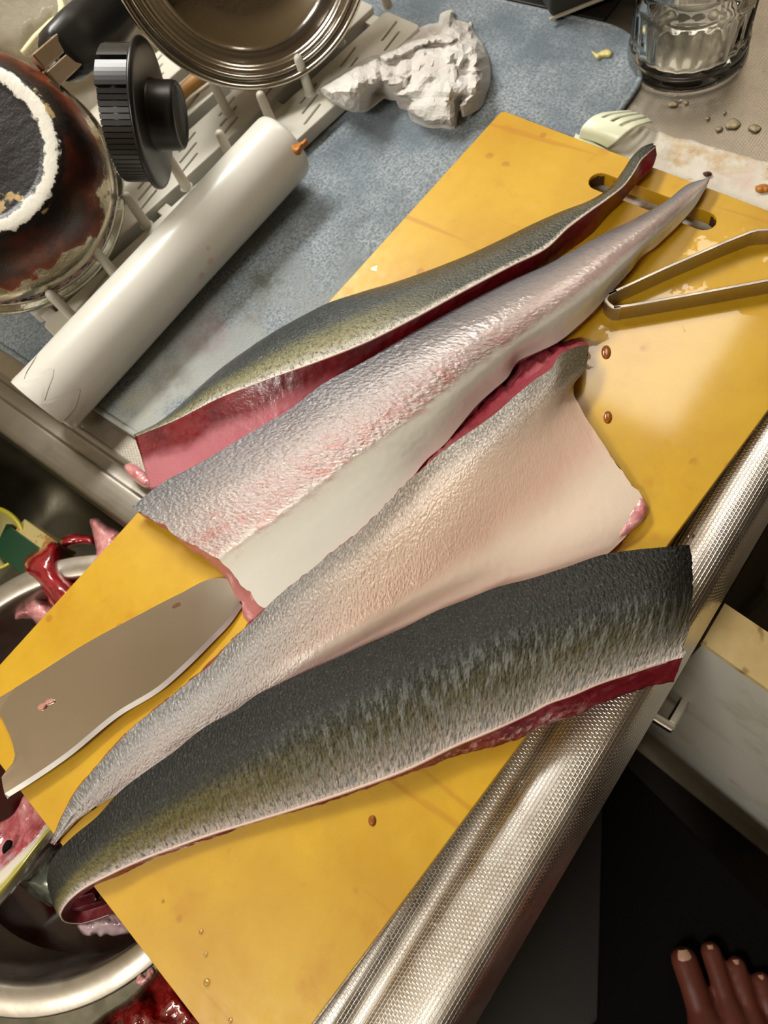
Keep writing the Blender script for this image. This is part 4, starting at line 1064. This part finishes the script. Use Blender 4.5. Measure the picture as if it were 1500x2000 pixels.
for a, b in ((.01, .01), (.15, .01), (.01, .11), (.15, .11)):
    lathe('foot', [(.005, 0), (.005, .0118), (0, .0118)], Matrix.Translation((m0[0] + md[0] * a + mn[0] * b, m0[1] + md[1] * a + mn[1] * b, .0003)), M_dark, tray, seg=12)
sheet_o = box('dark_sheet', (.762, .236, .0003), (1.15, .84, .0035), simple('flat_black', S(24, 19, 14), .5), bevel=.001)  # thin black sheet covering the dark spot beyond the mat
tag(sheet_o, 'black burnt sheet lying on the counter under the dark steel box', 'stove mat')

# ---------------------------------------------------------------- plastic fork and stained cloth under the board
k = NT('pale_green_plastic'); k.set(Base_Color=S(226, 230, 202), Roughness=.3, Subsurface_Weight=.15, Subsurface_Radius=(.004, .004, .003)); M_fork = k.m
def fork():
    # head from the board edge (root) to the tine tips; grid with slots left open
    L = [(1131, 268), (1136, 250), (1150, 233), (1172, 221), (1198, 217), (1228, 215)]
    Rr = [(1186, 288), (1206, 273), (1222, 259), (1240, 247), (1256, 241), (1274, 236)]
    zc = [.0075, .0150, .0185, .0190, .0165, .0100]
    n = 40
    A = spline([at(x, y, z) for (x, y), z in zip(L, zc)], n); B = spline([at(x, y, z - .001) for (x, y), z in zip(Rr, zc)], n)
    m = 34; vs = []
    for i in range(n):
        for j in range(m):
            t = j / (m - 1); p = A[i] * (1 - t) + B[i] * t
            p = p + np.array([0, 0, .0016 * math.sin(math.pi * t)])
            if j // 6 == 0 and i > 20: p = p
            vs.append(p)
    def keep(i, j):
        if i < n * .40: return True
        return j not in (6, 7, 8, 15, 16, 17, 24, 25, 26)
    bm = bmesh.new()
    top = [bm.verts.new(V(p)) for p in vs]; bot = [bm.verts.new(V(p - np.array([0, 0, .0016]))) for p in vs]
    # finger-like tips: tines end at slightly different lengths
    cells = {(i, j) for i in range(n - 1) for j in range(m - 1) if keep(i, j)}
    for i, j in cells:
        a, b, c, d = i * m + j, i * m + j + 1, (i + 1) * m + j + 1, (i + 1) * m + j
        bm.faces.new([top[a], top[b], top[c], top[d]]); bm.faces.new([bot[a], bot[d], bot[c], bot[b]])
        for (di, dj, e0, e1) in ((-1, 0, a, b), (1, 0, c, d), (0, -1, d, a), (0, 1, b, c)):
            if (i + di, j + dj) not in cells: bm.faces.new([top[e1], top[e0], bot[e0], bot[e1]])
    for v in list(bm.verts):
        if not v.link_faces: bm.verts.remove(v)
    return bm_obj('fork_head', bm, M_fork, fk)
fk = empty('plastic_fork', tuple(at(1190, 255, .0)), 'pale green plastic serving fork with curved tines at the far edge of the yellow board', 'fork')
fork()
fa = at(1131, 268, .0072); fb = at(1186, 288, .0072); fm = (fa + fb) / 2
hd_ = (at(1158, 278, .005) - at(1200, 240, .005)); hd_[2] = 0; hd_ /= np.linalg.norm(hd_); hn = np.array([-hd_[1], hd_[0], 0]); hw = np.linalg.norm(fb - fa) / 2
vs = []; HN = 14
for i in range(HN):
    t = i / (HN - 1); w = hw * (1 - t) ** 1.6 + .005; zq = .0072 - .0042 * min(1, t * 3)
    c = fm + hd_ * (.045 * t); 
    for s in (-1, -.5, 0, .5, 1): vs.append((c[0] + hn[0] * w * s, c[1] + hn[1] * w * s, zq))
    for s in (1, -1): vs.append((c[0] + hn[0] * w * s, c[1] + hn[1] * w * s, zq - .0015))
F = grid_faces(HN, 7, wrap=True) + [tuple(range(7)), tuple(range((HN - 1) * 7, HN * 7))]
bm = bmesh.new(); bv = [bm.verts.new(v) for v in vs]
for f in F: bm.faces.new([bv[i] for i in f])
bm_obj('fork_neck', bm, M_fork, fk)

k = NT('stained_white_cloth')
o = k.tc(); n1 = k.noise(34, 4, .62); n2 = k.noise(60, 4, .6); n3 = k.noise(18, 3, .5)
c = k.mix(k.rng(n1, .50, .64, 0, .8), S(214, 208, 194), S(186, 154, 102))
c = k.mix(k.math('MULTIPLY', k.rng(n2, .57, .63), k.rng(n3, .46, .54)), c, S(150, 104, 44))
c = k.mix(k.rng(k.noise(26, 3, .5, k.vmap(o, loc=(3, 1, 0))), .58, .7, 0, .6), c, S(206, 168, 158))
k.set(Base_Color=c, Roughness=.8, Normal=k.bump(k.noise(180, 4), .5, .0012)); M_cloth = k.m
def cloth():
    nx, ny = 40, 60; vs = []
    c0 = at(1500, 320, 0)[:2]; 
    for i in range(nx):
        for j in range(ny):
            x = .555 + .1105 * i / (nx - 1); y = -.012 + .180 * j / (ny - 1)
            if i == nx - 1: x += .0025 * fbm((y * 40, 0, 1))
            z = .0016 + .0009 * fbm((x * 45, y * 45, 0)) + (.0006 if i < nx - 1 else 0)
            vs.append((x, y, z))
    N1 = nx * ny; vs += [(x, y, .0004) for x, y, z in vs]
    F = grid_faces(nx, ny, 0, True) + grid_faces(nx, ny, N1)
    for i in range(nx - 1):
        for j in (0, ny - 1): F.append((i * ny + j, (i + 1) * ny + j, N1 + (i + 1) * ny + j, N1 + i * ny + j))
    for j in range(ny - 1):
        for i in (0, nx - 1): F.append((i * ny + j, i * ny + j + 1, N1 + i * ny + j + 1, N1 + i * ny + j))
    bm = bmesh.new(); bv = [bm.verts.new(v) for v in vs]
    for f in F: bm.faces.new([bv[i] for i in f])
    return bm_obj('stained_cloth', bm, M_cloth)
tag(cloth(), 'white cloth with brown stains on the steel under the far end of the board', 'cloth')
M_crumb_d = simple('burnt_crumb', S(62, 22, 12), .5)
for (cx, cy, r, lab) in ((1382, 340, 9, 'dark burnt crumb on the stained white cloth, left of the amber one'), (1490, 368, 15, 'amber brown scrap on the stained white cloth at its right end')):
    ol = [(cx + r * math.cos(a) * (1 + .3 * fbm((a, cx, 0))), cy + r * .6 * math.sin(a) * (1 + .3 * fbm((a, cy, 5)))) for a in np.linspace(0, 2 * math.pi, 10)[:-1]]
    tag(pillow('food_crumb', ol, .0026, .003, M_crumb_d if cx < 1400 else M_orange, step=2.5, amp=.0006, freq=400, under=.0012), lab, 'crumb')
k = NT('pale_crumb'); k.set(Base_Color=S(150, 136, 108), Roughness=.35); M_crumb = k.m
for i, (cx, cy, r) in enumerate(((1315, 203, 10), (1432, 242, 16), (1475, 250, 13), (1405, 252, 8), (1383, 231, 5), (1445, 126, 6), (1340, 200, 6), (1416, 220, 4))):
    ol = [(cx + r * math.cos(a) * (1 + .35 * fbm((a, cx, 0))), cy + r * .6 * math.sin(a) * (1 + .35 * fbm((a, cy, 5)))) for a in np.linspace(0, 2 * math.pi, 9)[:-1]]
    tag(pillow('food_crumb', ol, .0004, .0022, M_crumb, step=2.5, amp=.0006, freq=400, under=.0003), ('nearest the plastic fork', 'biggest of them, right of the fork', 'at the right frame edge', 'just left of the biggest', 'between fork and biggest', 'close beside the jar', 'second nearest the fork', 'above the biggest')[i].join(('pale crumb on the bare steel counter, ', '')), 'crumb', 'pale crumbs on the steel counter')

# ---------------------------------------------------------------- in the sink
BC = np.array([.026, .246]); BR = .152; BZ = -.030
mb = empty('mixing_bowl', (BC[0], BC[1], -.118), 'large steel mixing bowl of bloody water in the sink under the board end', 'bowl')
Mb = Matrix.Translation((BC[0], BC[1], BZ))
lathe('bowl_shell', [(BR*.985, -.0035), (BR*1.0, -.002), (BR*1.003, .0), (BR*.995, .0012), (BR*.90, .0012), (BR*.885, -.001), (BR*.878, -.006), (BR*.86, -.03), (BR*.82, -.055), (BR*.70, -.080), (BR*.55, -.086), (0, -.0865),
                     ], Mb, M_bowl, mb, seg=120)
lathe('bowl_outside', [(BR*.985, -.0035), (BR*.90, -.0005), (BR*.895, -.006), (BR*.875, -.032), (BR*.835, -.057), (BR*.71, -.082), (BR*.55, -.088), (0, -.0882)], Mb, M_bowl, mb, seg=120)
k = NT('bloody_water'); k.set(Base_Color=S(44, 4, 4), Roughness=.12, IOR=1.33, Normal=k.bump(k.noise(30, 2), .1, .003)); M_blood = k.m
wtr = lathe('bloody_water', [(BR*.828, -.0515), (BR*.6, -.0512), (0, -.0512)], Mb, M_blood, None, seg=90)
tag(wtr, 'dark bloody water filling the steel mixing bowl', 'water', kind='stuff')

k = NT('gut_red'); n2 = k.noise(60, 4, .6)
k.set(Base_Color=k.mix(k.rng(n2, .4, .65), S(150, 20, 32), S(112, 8, 18)), Roughness=.2, Coat_Weight=.8, Coat_Roughness=.1, Subsurface_Weight=.1, Subsurface_Radius=(.004, .001, .001), Normal=k.bump(n2, .3, .002)); M_gut = k.m
k = NT('red_membrane'); n1 = k.noise(30, 5, .65); n2 = k.noise(120, 3, .6)
k.set(Base_Color=k.mix(k.rng(n1, .40, .62), S(150, 12, 16), S(84, 4, 8)), Roughness=.16, Coat_Weight=1.0, Coat_Roughness=.06, Normal=k.bump(n1, .7, .006)); M_memb = k.m
k = NT('mauve_membrane'); n2 = k.noise(70, 4, .6)
k.set(Base_Color=k.mix(k.rng(n2, .4, .64), S(176, 140, 148), S(120, 70, 84)), Roughness=.2, Coat_Weight=.6, Normal=k.bump(n2, .5, .002)); M_mauve = k.m

tag(pillow('fish_gut', [(46, 1096), (58, 1082), (80, 1070), (98, 1058), (111, 1060), (116, 1078), (118, 1098), (124, 1120), (140, 1132), (160, 1150), (150, 1185), (118, 1196), (98, 1182), (84, 1158), (66, 1138), (50, 1122)], -.040, .020, M_gut, step=5, amp=.002, freq=70, under=.012),
    'dark red glossy fish gut hanging over the bowl rim beside the board', 'fish gut')
tag(pillow('flesh_scrap', [(25, 1200), (30, 1190), (46, 1178), (56, 1162), (74, 1160), (92, 1170), (108, 1186), (120, 1200), (104, 1224), (76, 1222), (58, 1206), (44, 1208), (28, 1212)], -.055, .014, M_flap, step=4, amp=.003, freq=110, under=.008),
    'pale pink flesh scrap inside the bowl rim below the dark red gut', 'flesh scrap')
tag(pillow('flesh_scrap', [(176, 1014), (190, 1012), (206, 1024), (232, 1036), (262, 1060), (270, 1100), (232, 1110), (196, 1106), (178, 1098), (188, 1080), (184, 1058), (180, 1036)], -.034, .014, M_flap, step=5, amp=.003, freq=110, under=.01),
    'pale pink flesh scrap beside the sink wall, above the dark red gut', 'flesh scrap')
tag(pillow('gut_lobe', [(124, 1128), (134, 1118), (152, 1108), (176, 1104), (200, 1120), (180, 1150), (150, 1152), (130, 1144)], -.048, .010, M_mauve, step=4, amp=.002, freq=120, under=.006),
    'small mauve gut lobe between the dark red gut and the board', 'fish gut')
tag(pillow('gut_strand', [(118, 1056), (136, 1044), (160, 1044), (182, 1050), (184, 1060), (160, 1062), (140, 1066), (122, 1068)], -.044, .006, M_gut, step=3, amp=.001, freq=160, under=.005),
    'thin dark red gut strand above the bowl rim by the pink scrap', 'fish gut')

# red offal lying in the sink outside the bowl
tag(pillow('red_offal', [(150, 2030), (190, 1990), (250, 1950), (300, 1900), (330, 1860), (385, 1940), (420, 2010), (330, 2040), (220, 2044)], -.085, .020, M_memb, step=9, ridge=.014, freq=40, under=.05),
    'wet dark red fish offal in the sink below the bowl rim', 'fish offal')
tag(pillow('gut_strand', [(265, 1922), (268, 1908), (276, 1902), (282, 1908), (288, 1894), (298, 1888), (304, 1896), (298, 1908), (288, 1918), (276, 1926)], BZ + .0016, .003, M_flap, step=2.5, amp=.001, freq=300, under=.0004),
    'tiny pink gut scrap stuck on the bowl rim beside the board corner', 'fish gut')

# fish carcass strip with the yellow stripe
N = 90
def zr(p): return rail(p, N)
K0 = zr([(120, 1590, -.010), (47, 1553, -.022), (36, 1574, -.024), (22, 1594, -.026), (-2, 1607, -.028), (-50, 1640, -.030), (-110, 1690, -.032)])
K1 = zr([(125, 1598, -.010), (92, 1606, -.016), (72, 1632, -.018), (40, 1664, -.020), (0, 1702, -.022), (-50, 1750, -.026), (-110, 1806, -.030)])
K2 = zr([(126, 1604, -.011), (97, 1624, -.014), (80, 1646, -.016), (48, 1688, -.018), (4, 1740, -.022), (-45, 1790, -.026), (-105, 1846, -.030)])
K3 = zr([(124, 1612, -.014), (100, 1636, -.020), (82, 1656, -.024), (52, 1698, -.026), (4, 1761, -.030), (-40, 1806, -.034), (-100, 1860, -.036)])
car = empty('fish_carcass', tuple(K1[40]), 'pink fish carcass with a yellow striped belly edge leaning in the bowl', 'fish carcass')
k = NT('bloody_rib_flesh'); n1 = k.noise(28, 4, .6); n2 = k.noise(120, 4, .6)
holes = k.rng(k.voro(26, k.vmap(k.tc(), (1.4, .8, 1))), .16, .13)
k.set(Base_Color=k.mix(k.rng(n1, .54, .66), k.mix(k.rng(n2, .4, .6), S(196, 116, 122), S(158, 60, 72)), S(176, 170, 172)), Roughness=.22, Coat_Weight=.6, Normal=k.bump(n2, .5, .002)); M_rib = k.m
k = NT('striped_belly_skin'); v = k.attr('v')
k.set(Base_Color=k.ramp(k.math('ADD', v, k.math('MULTIPLY', k.math('SUBTRACT', k.noise(60, 3), .5), .14)), [(0, S(226, 214, 204)), (.28, S(228, 224, 206)), (.40, S(176, 168, 70)), (.62, S(160, 152, 60)), (.76, S(210, 208, 190)), (1, S(226, 222, 214))]), Roughness=.25, Metallic=.15, Coat_Weight=.5); M_stripe = k.m
G1 = blend_rows([K0, K0 * .5 + K1 * .5 - [0, 0, .004], K1], 20)
for i in range(N):
    for j in range(20): G1[i, j, 2] += .0016 * fbm(tuple(G1[i, j] * 90))
t_ = [p for r in G1 for p in r]
def sheet(name, G, mat, parent, th=.003, attrs=None):
    nr, nc = G.shape[:2]; top = G.reshape(-1, 3); bot = top - [0, 0, th]
    F = grid_faces(nr, nc) + grid_faces(nr, nc, nr * nc, True); M_ = nr * nc
    for i in range(nr - 1):
        for j in (0, nc - 1): F.append((i * nc + j, (i + 1) * nc + j, M_ + (i + 1) * nc + j, M_ + i * nc + j))
    for j in range(nc - 1):
        for i in (0, nr - 1): F.append((i * nc + j, i * nc + j + 1, M_ + i * nc + j + 1, M_ + i * nc + j))
    at_ = {kk: np.r_[np.asarray(vv).ravel(), np.asarray(vv).ravel()] for kk, vv in (attrs or {}).items()}
    o = mesh_obj(name, np.vstack([top, bot]), F, mat, parent, attrs=at_)
    bm = bmesh.new(); bm.from_mesh(o.data); bmesh.ops.recalc_face_normals(bm, faces=bm.faces[:]); bm.to_mesh(o.data); bm.free()
    return o
sheet('rib_flesh', G1, M_rib, car, .006)
G2 = blend_rows([K1, K2, K3], 16); G2[:, :, 2] += .002 * np.sin(np.pi * np.linspace(0, 1, 16))[None]
sheet('belly_skin', G2, M_stripe, car, .003, {'v': np.tile(np.linspace(0, 1, 16), N)})
pillow('rib_hole_shade', [(4, 1660), (8, 1648), (16, 1640), (23, 1642), (22, 1652), (14, 1662), (6, 1668)], -.0215, .0012, M_dark, car, step=3, under=.001)  # dark lump stands in for the shade inside the rib hole

k = NT('dark_head_skin'); n1 = k.noise(45, 5, .65); n2 = k.noise(220, 3)
k.set(Base_Color=k.mix(k.rng(n1, .38, .66), S(34, 42, 34), S(128, 134, 120)), Roughness=.24, Metallic=.3, Coat_Weight=.5, Normal=k.bump(n2, .5, .001)); M_head = k.m
tag(pillow('fish_trimming', [(120, 1640), (100, 1644), (82, 1660), (64, 1682), (46, 1704), (32, 1722), (48, 1738), (66, 1752), (84, 1762), (100, 1772), (116, 1766), (130, 1730), (140, 1690)], -.062, .022, M_head, step=5, amp=.002, freq=80, under=.012),
    'dark green silver fish trimming in the bowl behind the curled fillet tail', 'fish trimming')
k = NT('translucent_fin'); n1 = k.noise(60, 4, .6, k.vmap(k.tc(), (1, .25, 1)))
k.set(Base_Color=k.mix(k.rng(n1, .4, .62), S(196, 172, 178), S(150, 110, 122)), Roughness=.25, Coat_Weight=.5, Normal=k.bump(n1, .6, .002)); M_fin = k.m
tag(pillow('fish_fin', [(150, 1808), (172, 1800), (200, 1790), (226, 1780), (262, 1790), (276, 1812), (256, 1822), (236, 1826), (218, 1828), (206, 1824), (196, 1830), (186, 1822), (176, 1828), (164, 1826), (156, 1818)], -.064, .008, M_fin, step=4, ridge=.005, freq=120, under=.004),
    'pale pink ragged fin flesh floating under the curled fillet tail', 'fish fin')

# yellow cup and food carton at the back of the bowl
k = NT('yellow_tub'); k.set(Base_Color=S(196, 186, 60), Roughness=.35); M_tub = k.m
cup = empty('yellow_tub', tuple(at(-14, 1056, -.05)), 'yellow plastic tub lying in the sink at the left edge by the green carton', 'tub')
cc = at(-24, 1052, -.045); dcu = float(CR[2] @ (cc - CC)); cr = 66 * dcu / CF
Mc = frame(cc, (CC - cc) / np.linalg.norm(CC - cc) + np.array([.15, .0, 0]))
lathe('tub_rim', [(cr * .90, -.004), (cr * .90, .001), (cr * .96, .002), (cr, .001), (cr, -.003), (cr * .95, -.05)], Mc, M_tub, cup, seg=60)
lathe('tub_inside', [(cr * .90, -.004), (cr * .86, -.012), (0, -.013)], Mc, simple('tub_inside', S(170, 160, 96), .4), cup, seg=60)
k = NT('printed_carton'); k.set(Base_Color=k.mix(k.rng(k.noise(70, 3), .5, .56), S(176, 160, 104), S(150, 98, 40)), Roughness=.4); M_cart = k.m
crt = empty('food_carton', tuple(at(60, 1050, -.07)), 'green and cream food carton lying in the sink beside the yellow tub', 'carton')
g0 = at(20, 1100, -.060); g1 = at(30, 1012, -.060); g2 = at(100, 1062, -.060)
gx = g2 - g1; gx[2] = 0; gl = np.linalg.norm(gx); gx /= gl; gy = np.array([-gx[1], gx[0], 0])
Mg = Matrix([[gx[i], gy[i], (0, 0, 1)[i], g1[i]] for i in range(3)] + [[0, 0, 0, 1]])
box('carton_body', (-.01, -.034, -.028), (gl, -.008, 0), simple('green_print', S(10, 54, 30), .4), crt, Mg, bevel=.001)
box('cream_panel', (.008, -.0085, -.028), (gl + .004, .004, -.0004), M_cart, crt, Mg, bevel=.001)

# ---------------------------------------------------------------- water drops
def drop(px, py, z, r, lab, grp, nz=None):
    c = at(px, py, z)
    o = lathe('water_drop', [(r, 0), (r * .97, r * .18), (r * .82, r * .40), (r * .5, r * .56), (r * .2, r * .61), (0, r * .62)], Matrix.Translation(V(c)), M_water, None, seg=16)
    tag(o, lab, 'water drop', grp)
zn = lambda y: float(np.interp(-y, -prof[:, 0], prof[:, 1]))
ORD = ('first', 'second', 'third', 'fourth', 'fifth', 'sixth', 'seventh', 'eighth', 'ninth', 'tenth', 'eleventh', 'twelfth')
for i_, (px, py, r) in enumerate(sorted(((1116, 1472, .0042), (1017, 1531, .0018), (964, 1622, .0016), (866, 1774, .0014), (847, 1810, .0018), (1462, 950, .0026), (1480, 969, .0020), (1483, 888, .0022), (1367, 1132, .0022), (1350, 1047, .0018), (1366, 1051, .0018), (760, 1831, .0016)), key=lambda p: p[0] - p[1])):
    w = at(px, py, 0)
    for _ in range(3): w = at(px, py, zn(w[1]) if w[1] < 0 else 0)
    drop(px, py, w[2], r, 'clear water drop on the embossed front edge, %s from the near end' % ORD[i_], 'water drops on the counter edge')
for px, py, r, lab in ((1327, 198, .0022, 'clear water drop on the worktop beside the glass jar'), (136, 846, .0022, 'clear water drop on the worktop at the near corner of the white roll'), (160, 836, .0018, 'smaller water drop on the worktop between white roll and blue mat')):
    drop(px, py, .0003, r, lab, 'water drops on the worktop')
k = NT('amber_juice'); k.set(Base_Color=S(196, 110, 40), Transmission_Weight=.5, Roughness=.05, IOR=1.33, Coat_Weight=.5); M_juice = k.m
for px, py, r, lab in ((1184, 688, 12, 'amber juice drop on the yellow board below the tweezers'), (1187, 815, 11, 'amber juice drop on the yellow board beside the belly flap'), (727, 1603, 10, 'amber juice drop on the yellow board near its front edge')):
    ol = [(px + r * .8 * math.cos(a), py + r * 1.15 * math.sin(a)) for a in np.linspace(0, 2 * math.pi, 13)[:-1]]
    tag(pillow('juice_drop', ol, ZB + .0001, .0011, M_juice, step=3, under=.0001), lab, 'juice drop')
for i_, (px, py, r) in enumerate(((450, 1993, 4), (404, 1919, 6), (402, 1864, 4), (393, 1820, 4), (318, 1760, 3))):
    drop(px, py, ZB + .0001, r / 3200, 'tiny water drop on the near end of the yellow board, %s from the bottom' % ORD[i_], 'water drops on the board')

# ---------------------------------------------------------------- foot of the person at the counter
def foot():
    bm = bmesh.new()
    def chain(pts, seg=16):
        P = np.array([p[:3] for p in pts]); rr = [p[3] for p in pts]; fl = [p[4] if len(p) > 4 else 1.0 for p in pts]
        T = np.gradient(P, axis=0); T /= np.linalg.norm(T, axis=1)[:, None]
        T = np.array(T); lo = []
        # rounded ends
        P2, r2, t2, f2 = [], [], [], []
        for a in (80, 55, 30): P2.append(P[0] - T[0] * rr[0] * math.sin(math.radians(a))); r2.append(rr[0] * math.cos(math.radians(a))); t2.append(T[0]); f2.append(fl[0])
        for p, r, t, f in zip(P, rr, T, fl): P2.append(p); r2.append(r); t2.append(t); f2.append(f)
        for a in (30, 55, 80): P2.append(P[-1] + T[-1] * rr[-1] * math.sin(math.radians(a))); r2.append(rr[-1] * math.cos(math.radians(a))); t2.append(T[-1]); f2.append(fl[-1])
        up = np.array([0, 0, 1.0]) if abs(T[0][2]) < .8 else np.array([0, 1.0, 0])
        for p, r, t, f in zip(P2, r2, t2, f2):
            n = up - t * (up @ t); n /= np.linalg.norm(n); b = np.cross(t, n)
            lo.append([bm.verts.new(V(p + r * (math.sin(q) * n + f * math.cos(q) * b))) for q in [2 * math.pi * j / seg for j in range(seg)]])
        for a, b in zip(lo[:-1], lo[1:]):
            for j in range(seg): bm.faces.new([a[j], a[(j + 1) % seg], b[(j + 1) % seg], b[j]])
        bm.faces.new(lo[0][::-1]); bm.faces.new(lo[-1])
    # local frame: +y toes, x big toe at 0 growing to the little toe, z up; metres
    toes = [(0.000, .000, .0125, .0140), (.0265, .004, .0095, .0100), (.046, -.010, .0090, .0092), (.064, -.024, .0088, .0086), (.081, -.042, .0085, .0082)]
    knuck = [(.004, -.056, .020), (.028, -.050, .020), (.046, -.058, .019), (.063, -.067, .017), (.078, -.080, .015)]
    for (tx, ty, tr, kr), (kx, ky, kz) in zip(toes, knuck):
        chain([(tx, ty, tr, tr * .92, 1.1), (tx + (kx - tx) * .35, ty + (ky - ty) * .35, tr + .004, tr * .95, 1.05), (tx + (kx - tx) * .7, ty + (ky - ty) * .7, kz * .85, kr * .95), (kx, ky, kz, kr * 1.25, 1.1), (kx * .75 + .012, ky - .06, .032, .019), (kx * .45 + .024, ky - .115 + (ky + .056) * -.6, .046, .022)])
    chain([(.040, -.145, .050, .030, 1.0), (.040, -.175, .060, .033), (.040, -.205, .050, .034), (.040, -.225, .034, .030)])
    chain([(.040, -.215, .030, .029), (.052, -.15, .022, .020, 1.2), (.072, -.09, .016, .014)])
    chain([(.040, -.188, .060, .035), (.041, -.186, .110, .036), (.042, -.180, .18, .044), (.045, -.165, .27, .054), (.05, -.14, .36, .058), (.055, -.10, .44, .060)])
    return bm
M_shaded_skin = NT('skin'); M_shaded_skin.set(Base_Color=M_shaded_skin.mix(M_shaded_skin.noise(30, 3), S(120, 60, 44), S(98, 46, 34)), Roughness=.5, Subsurface_Weight=.1, Subsurface_Radius=(.008, .003, .002)); M_shaded_skin = M_shaded_skin.m  # shade on the foot is put into the lowered skin tone
FSZ = SZ + .0005
tip = at(1336, 1874, FSZ + .012); lit5 = at(1505, 1935, FSZ + .008)
fdir = at(1345, 1860, FSZ) - at(1420, 2140, FSZ); fdir[2] = 0; fdir /= np.linalg.norm(fdir)
fx = np.array([fdir[1], -fdir[0], 0])
Mf = Matrix([[fx[i], fdir[i], (0, 0, 1)[i], (tip[0], tip[1], FSZ)[i]] for i in range(3)] + [[0, 0, 0, 1]])
per = empty('person', (tip[0], tip[1], FSZ), 'bare right foot of a person standing in the dark below the counter edge', 'person')
bm = foot(); bmesh.ops.recalc_face_normals(bm, faces=bm.faces[:])
me = bpy.data.meshes.new('foot'); bm.to_mesh(me); bm.free()
t = bpy.data.objects.new('foot_source', me); COL.objects.link(t)
m_ = t.modifiers.new('r', 'REMESH'); m_.mode = 'VOXEL'; m_.voxel_size = .0022
m_ = t.modifiers.new('s', 'SMOOTH'); m_.factor = .5; m_.iterations = 5
me2 = bpy.data.meshes.new_from_object(t.evaluated_get(bpy.context.evaluated_depsgraph_get()))
bpy.data.objects.remove(t)
me2.name = 'body'; me2.materials.clear(); me2.transform(Mf)
me2.polygons.foreach_set('use_smooth', [True] * len(me2.polygons))
link('body', me2, M_shaded_skin, per)
M_nail = simple('toenail', S(212, 166, 140), .3)
for (tx, ty, tr, w, l, tz) in ((0, .003, .0125, .0062, .0065, .0238), (.0265, .006, .0095, .004, .004, .0176), (.046, -.008, .009, .0038, .0038, .0166), (.064, -.022, .0088, .0036, .0035, .0162), (.081, -.040, .0085, .003, .003, .0157)):
    vs = []
    for i in range(6):
        for j in range(7):
            u, v = i / 5 - .5, j / 6 - .5
            s = 1 - .35 * max(0, u) ** 2 * 4
            vs.append(Mf @ Vector((tx + v * 2 * w * s, ty + u * 2 * l, tz - (2 * v) ** 2 * tr * .16 - max(0, u) * .0030)))
    mesh_obj('toenail', vs, grid_faces(6, 7), M_nail, per)
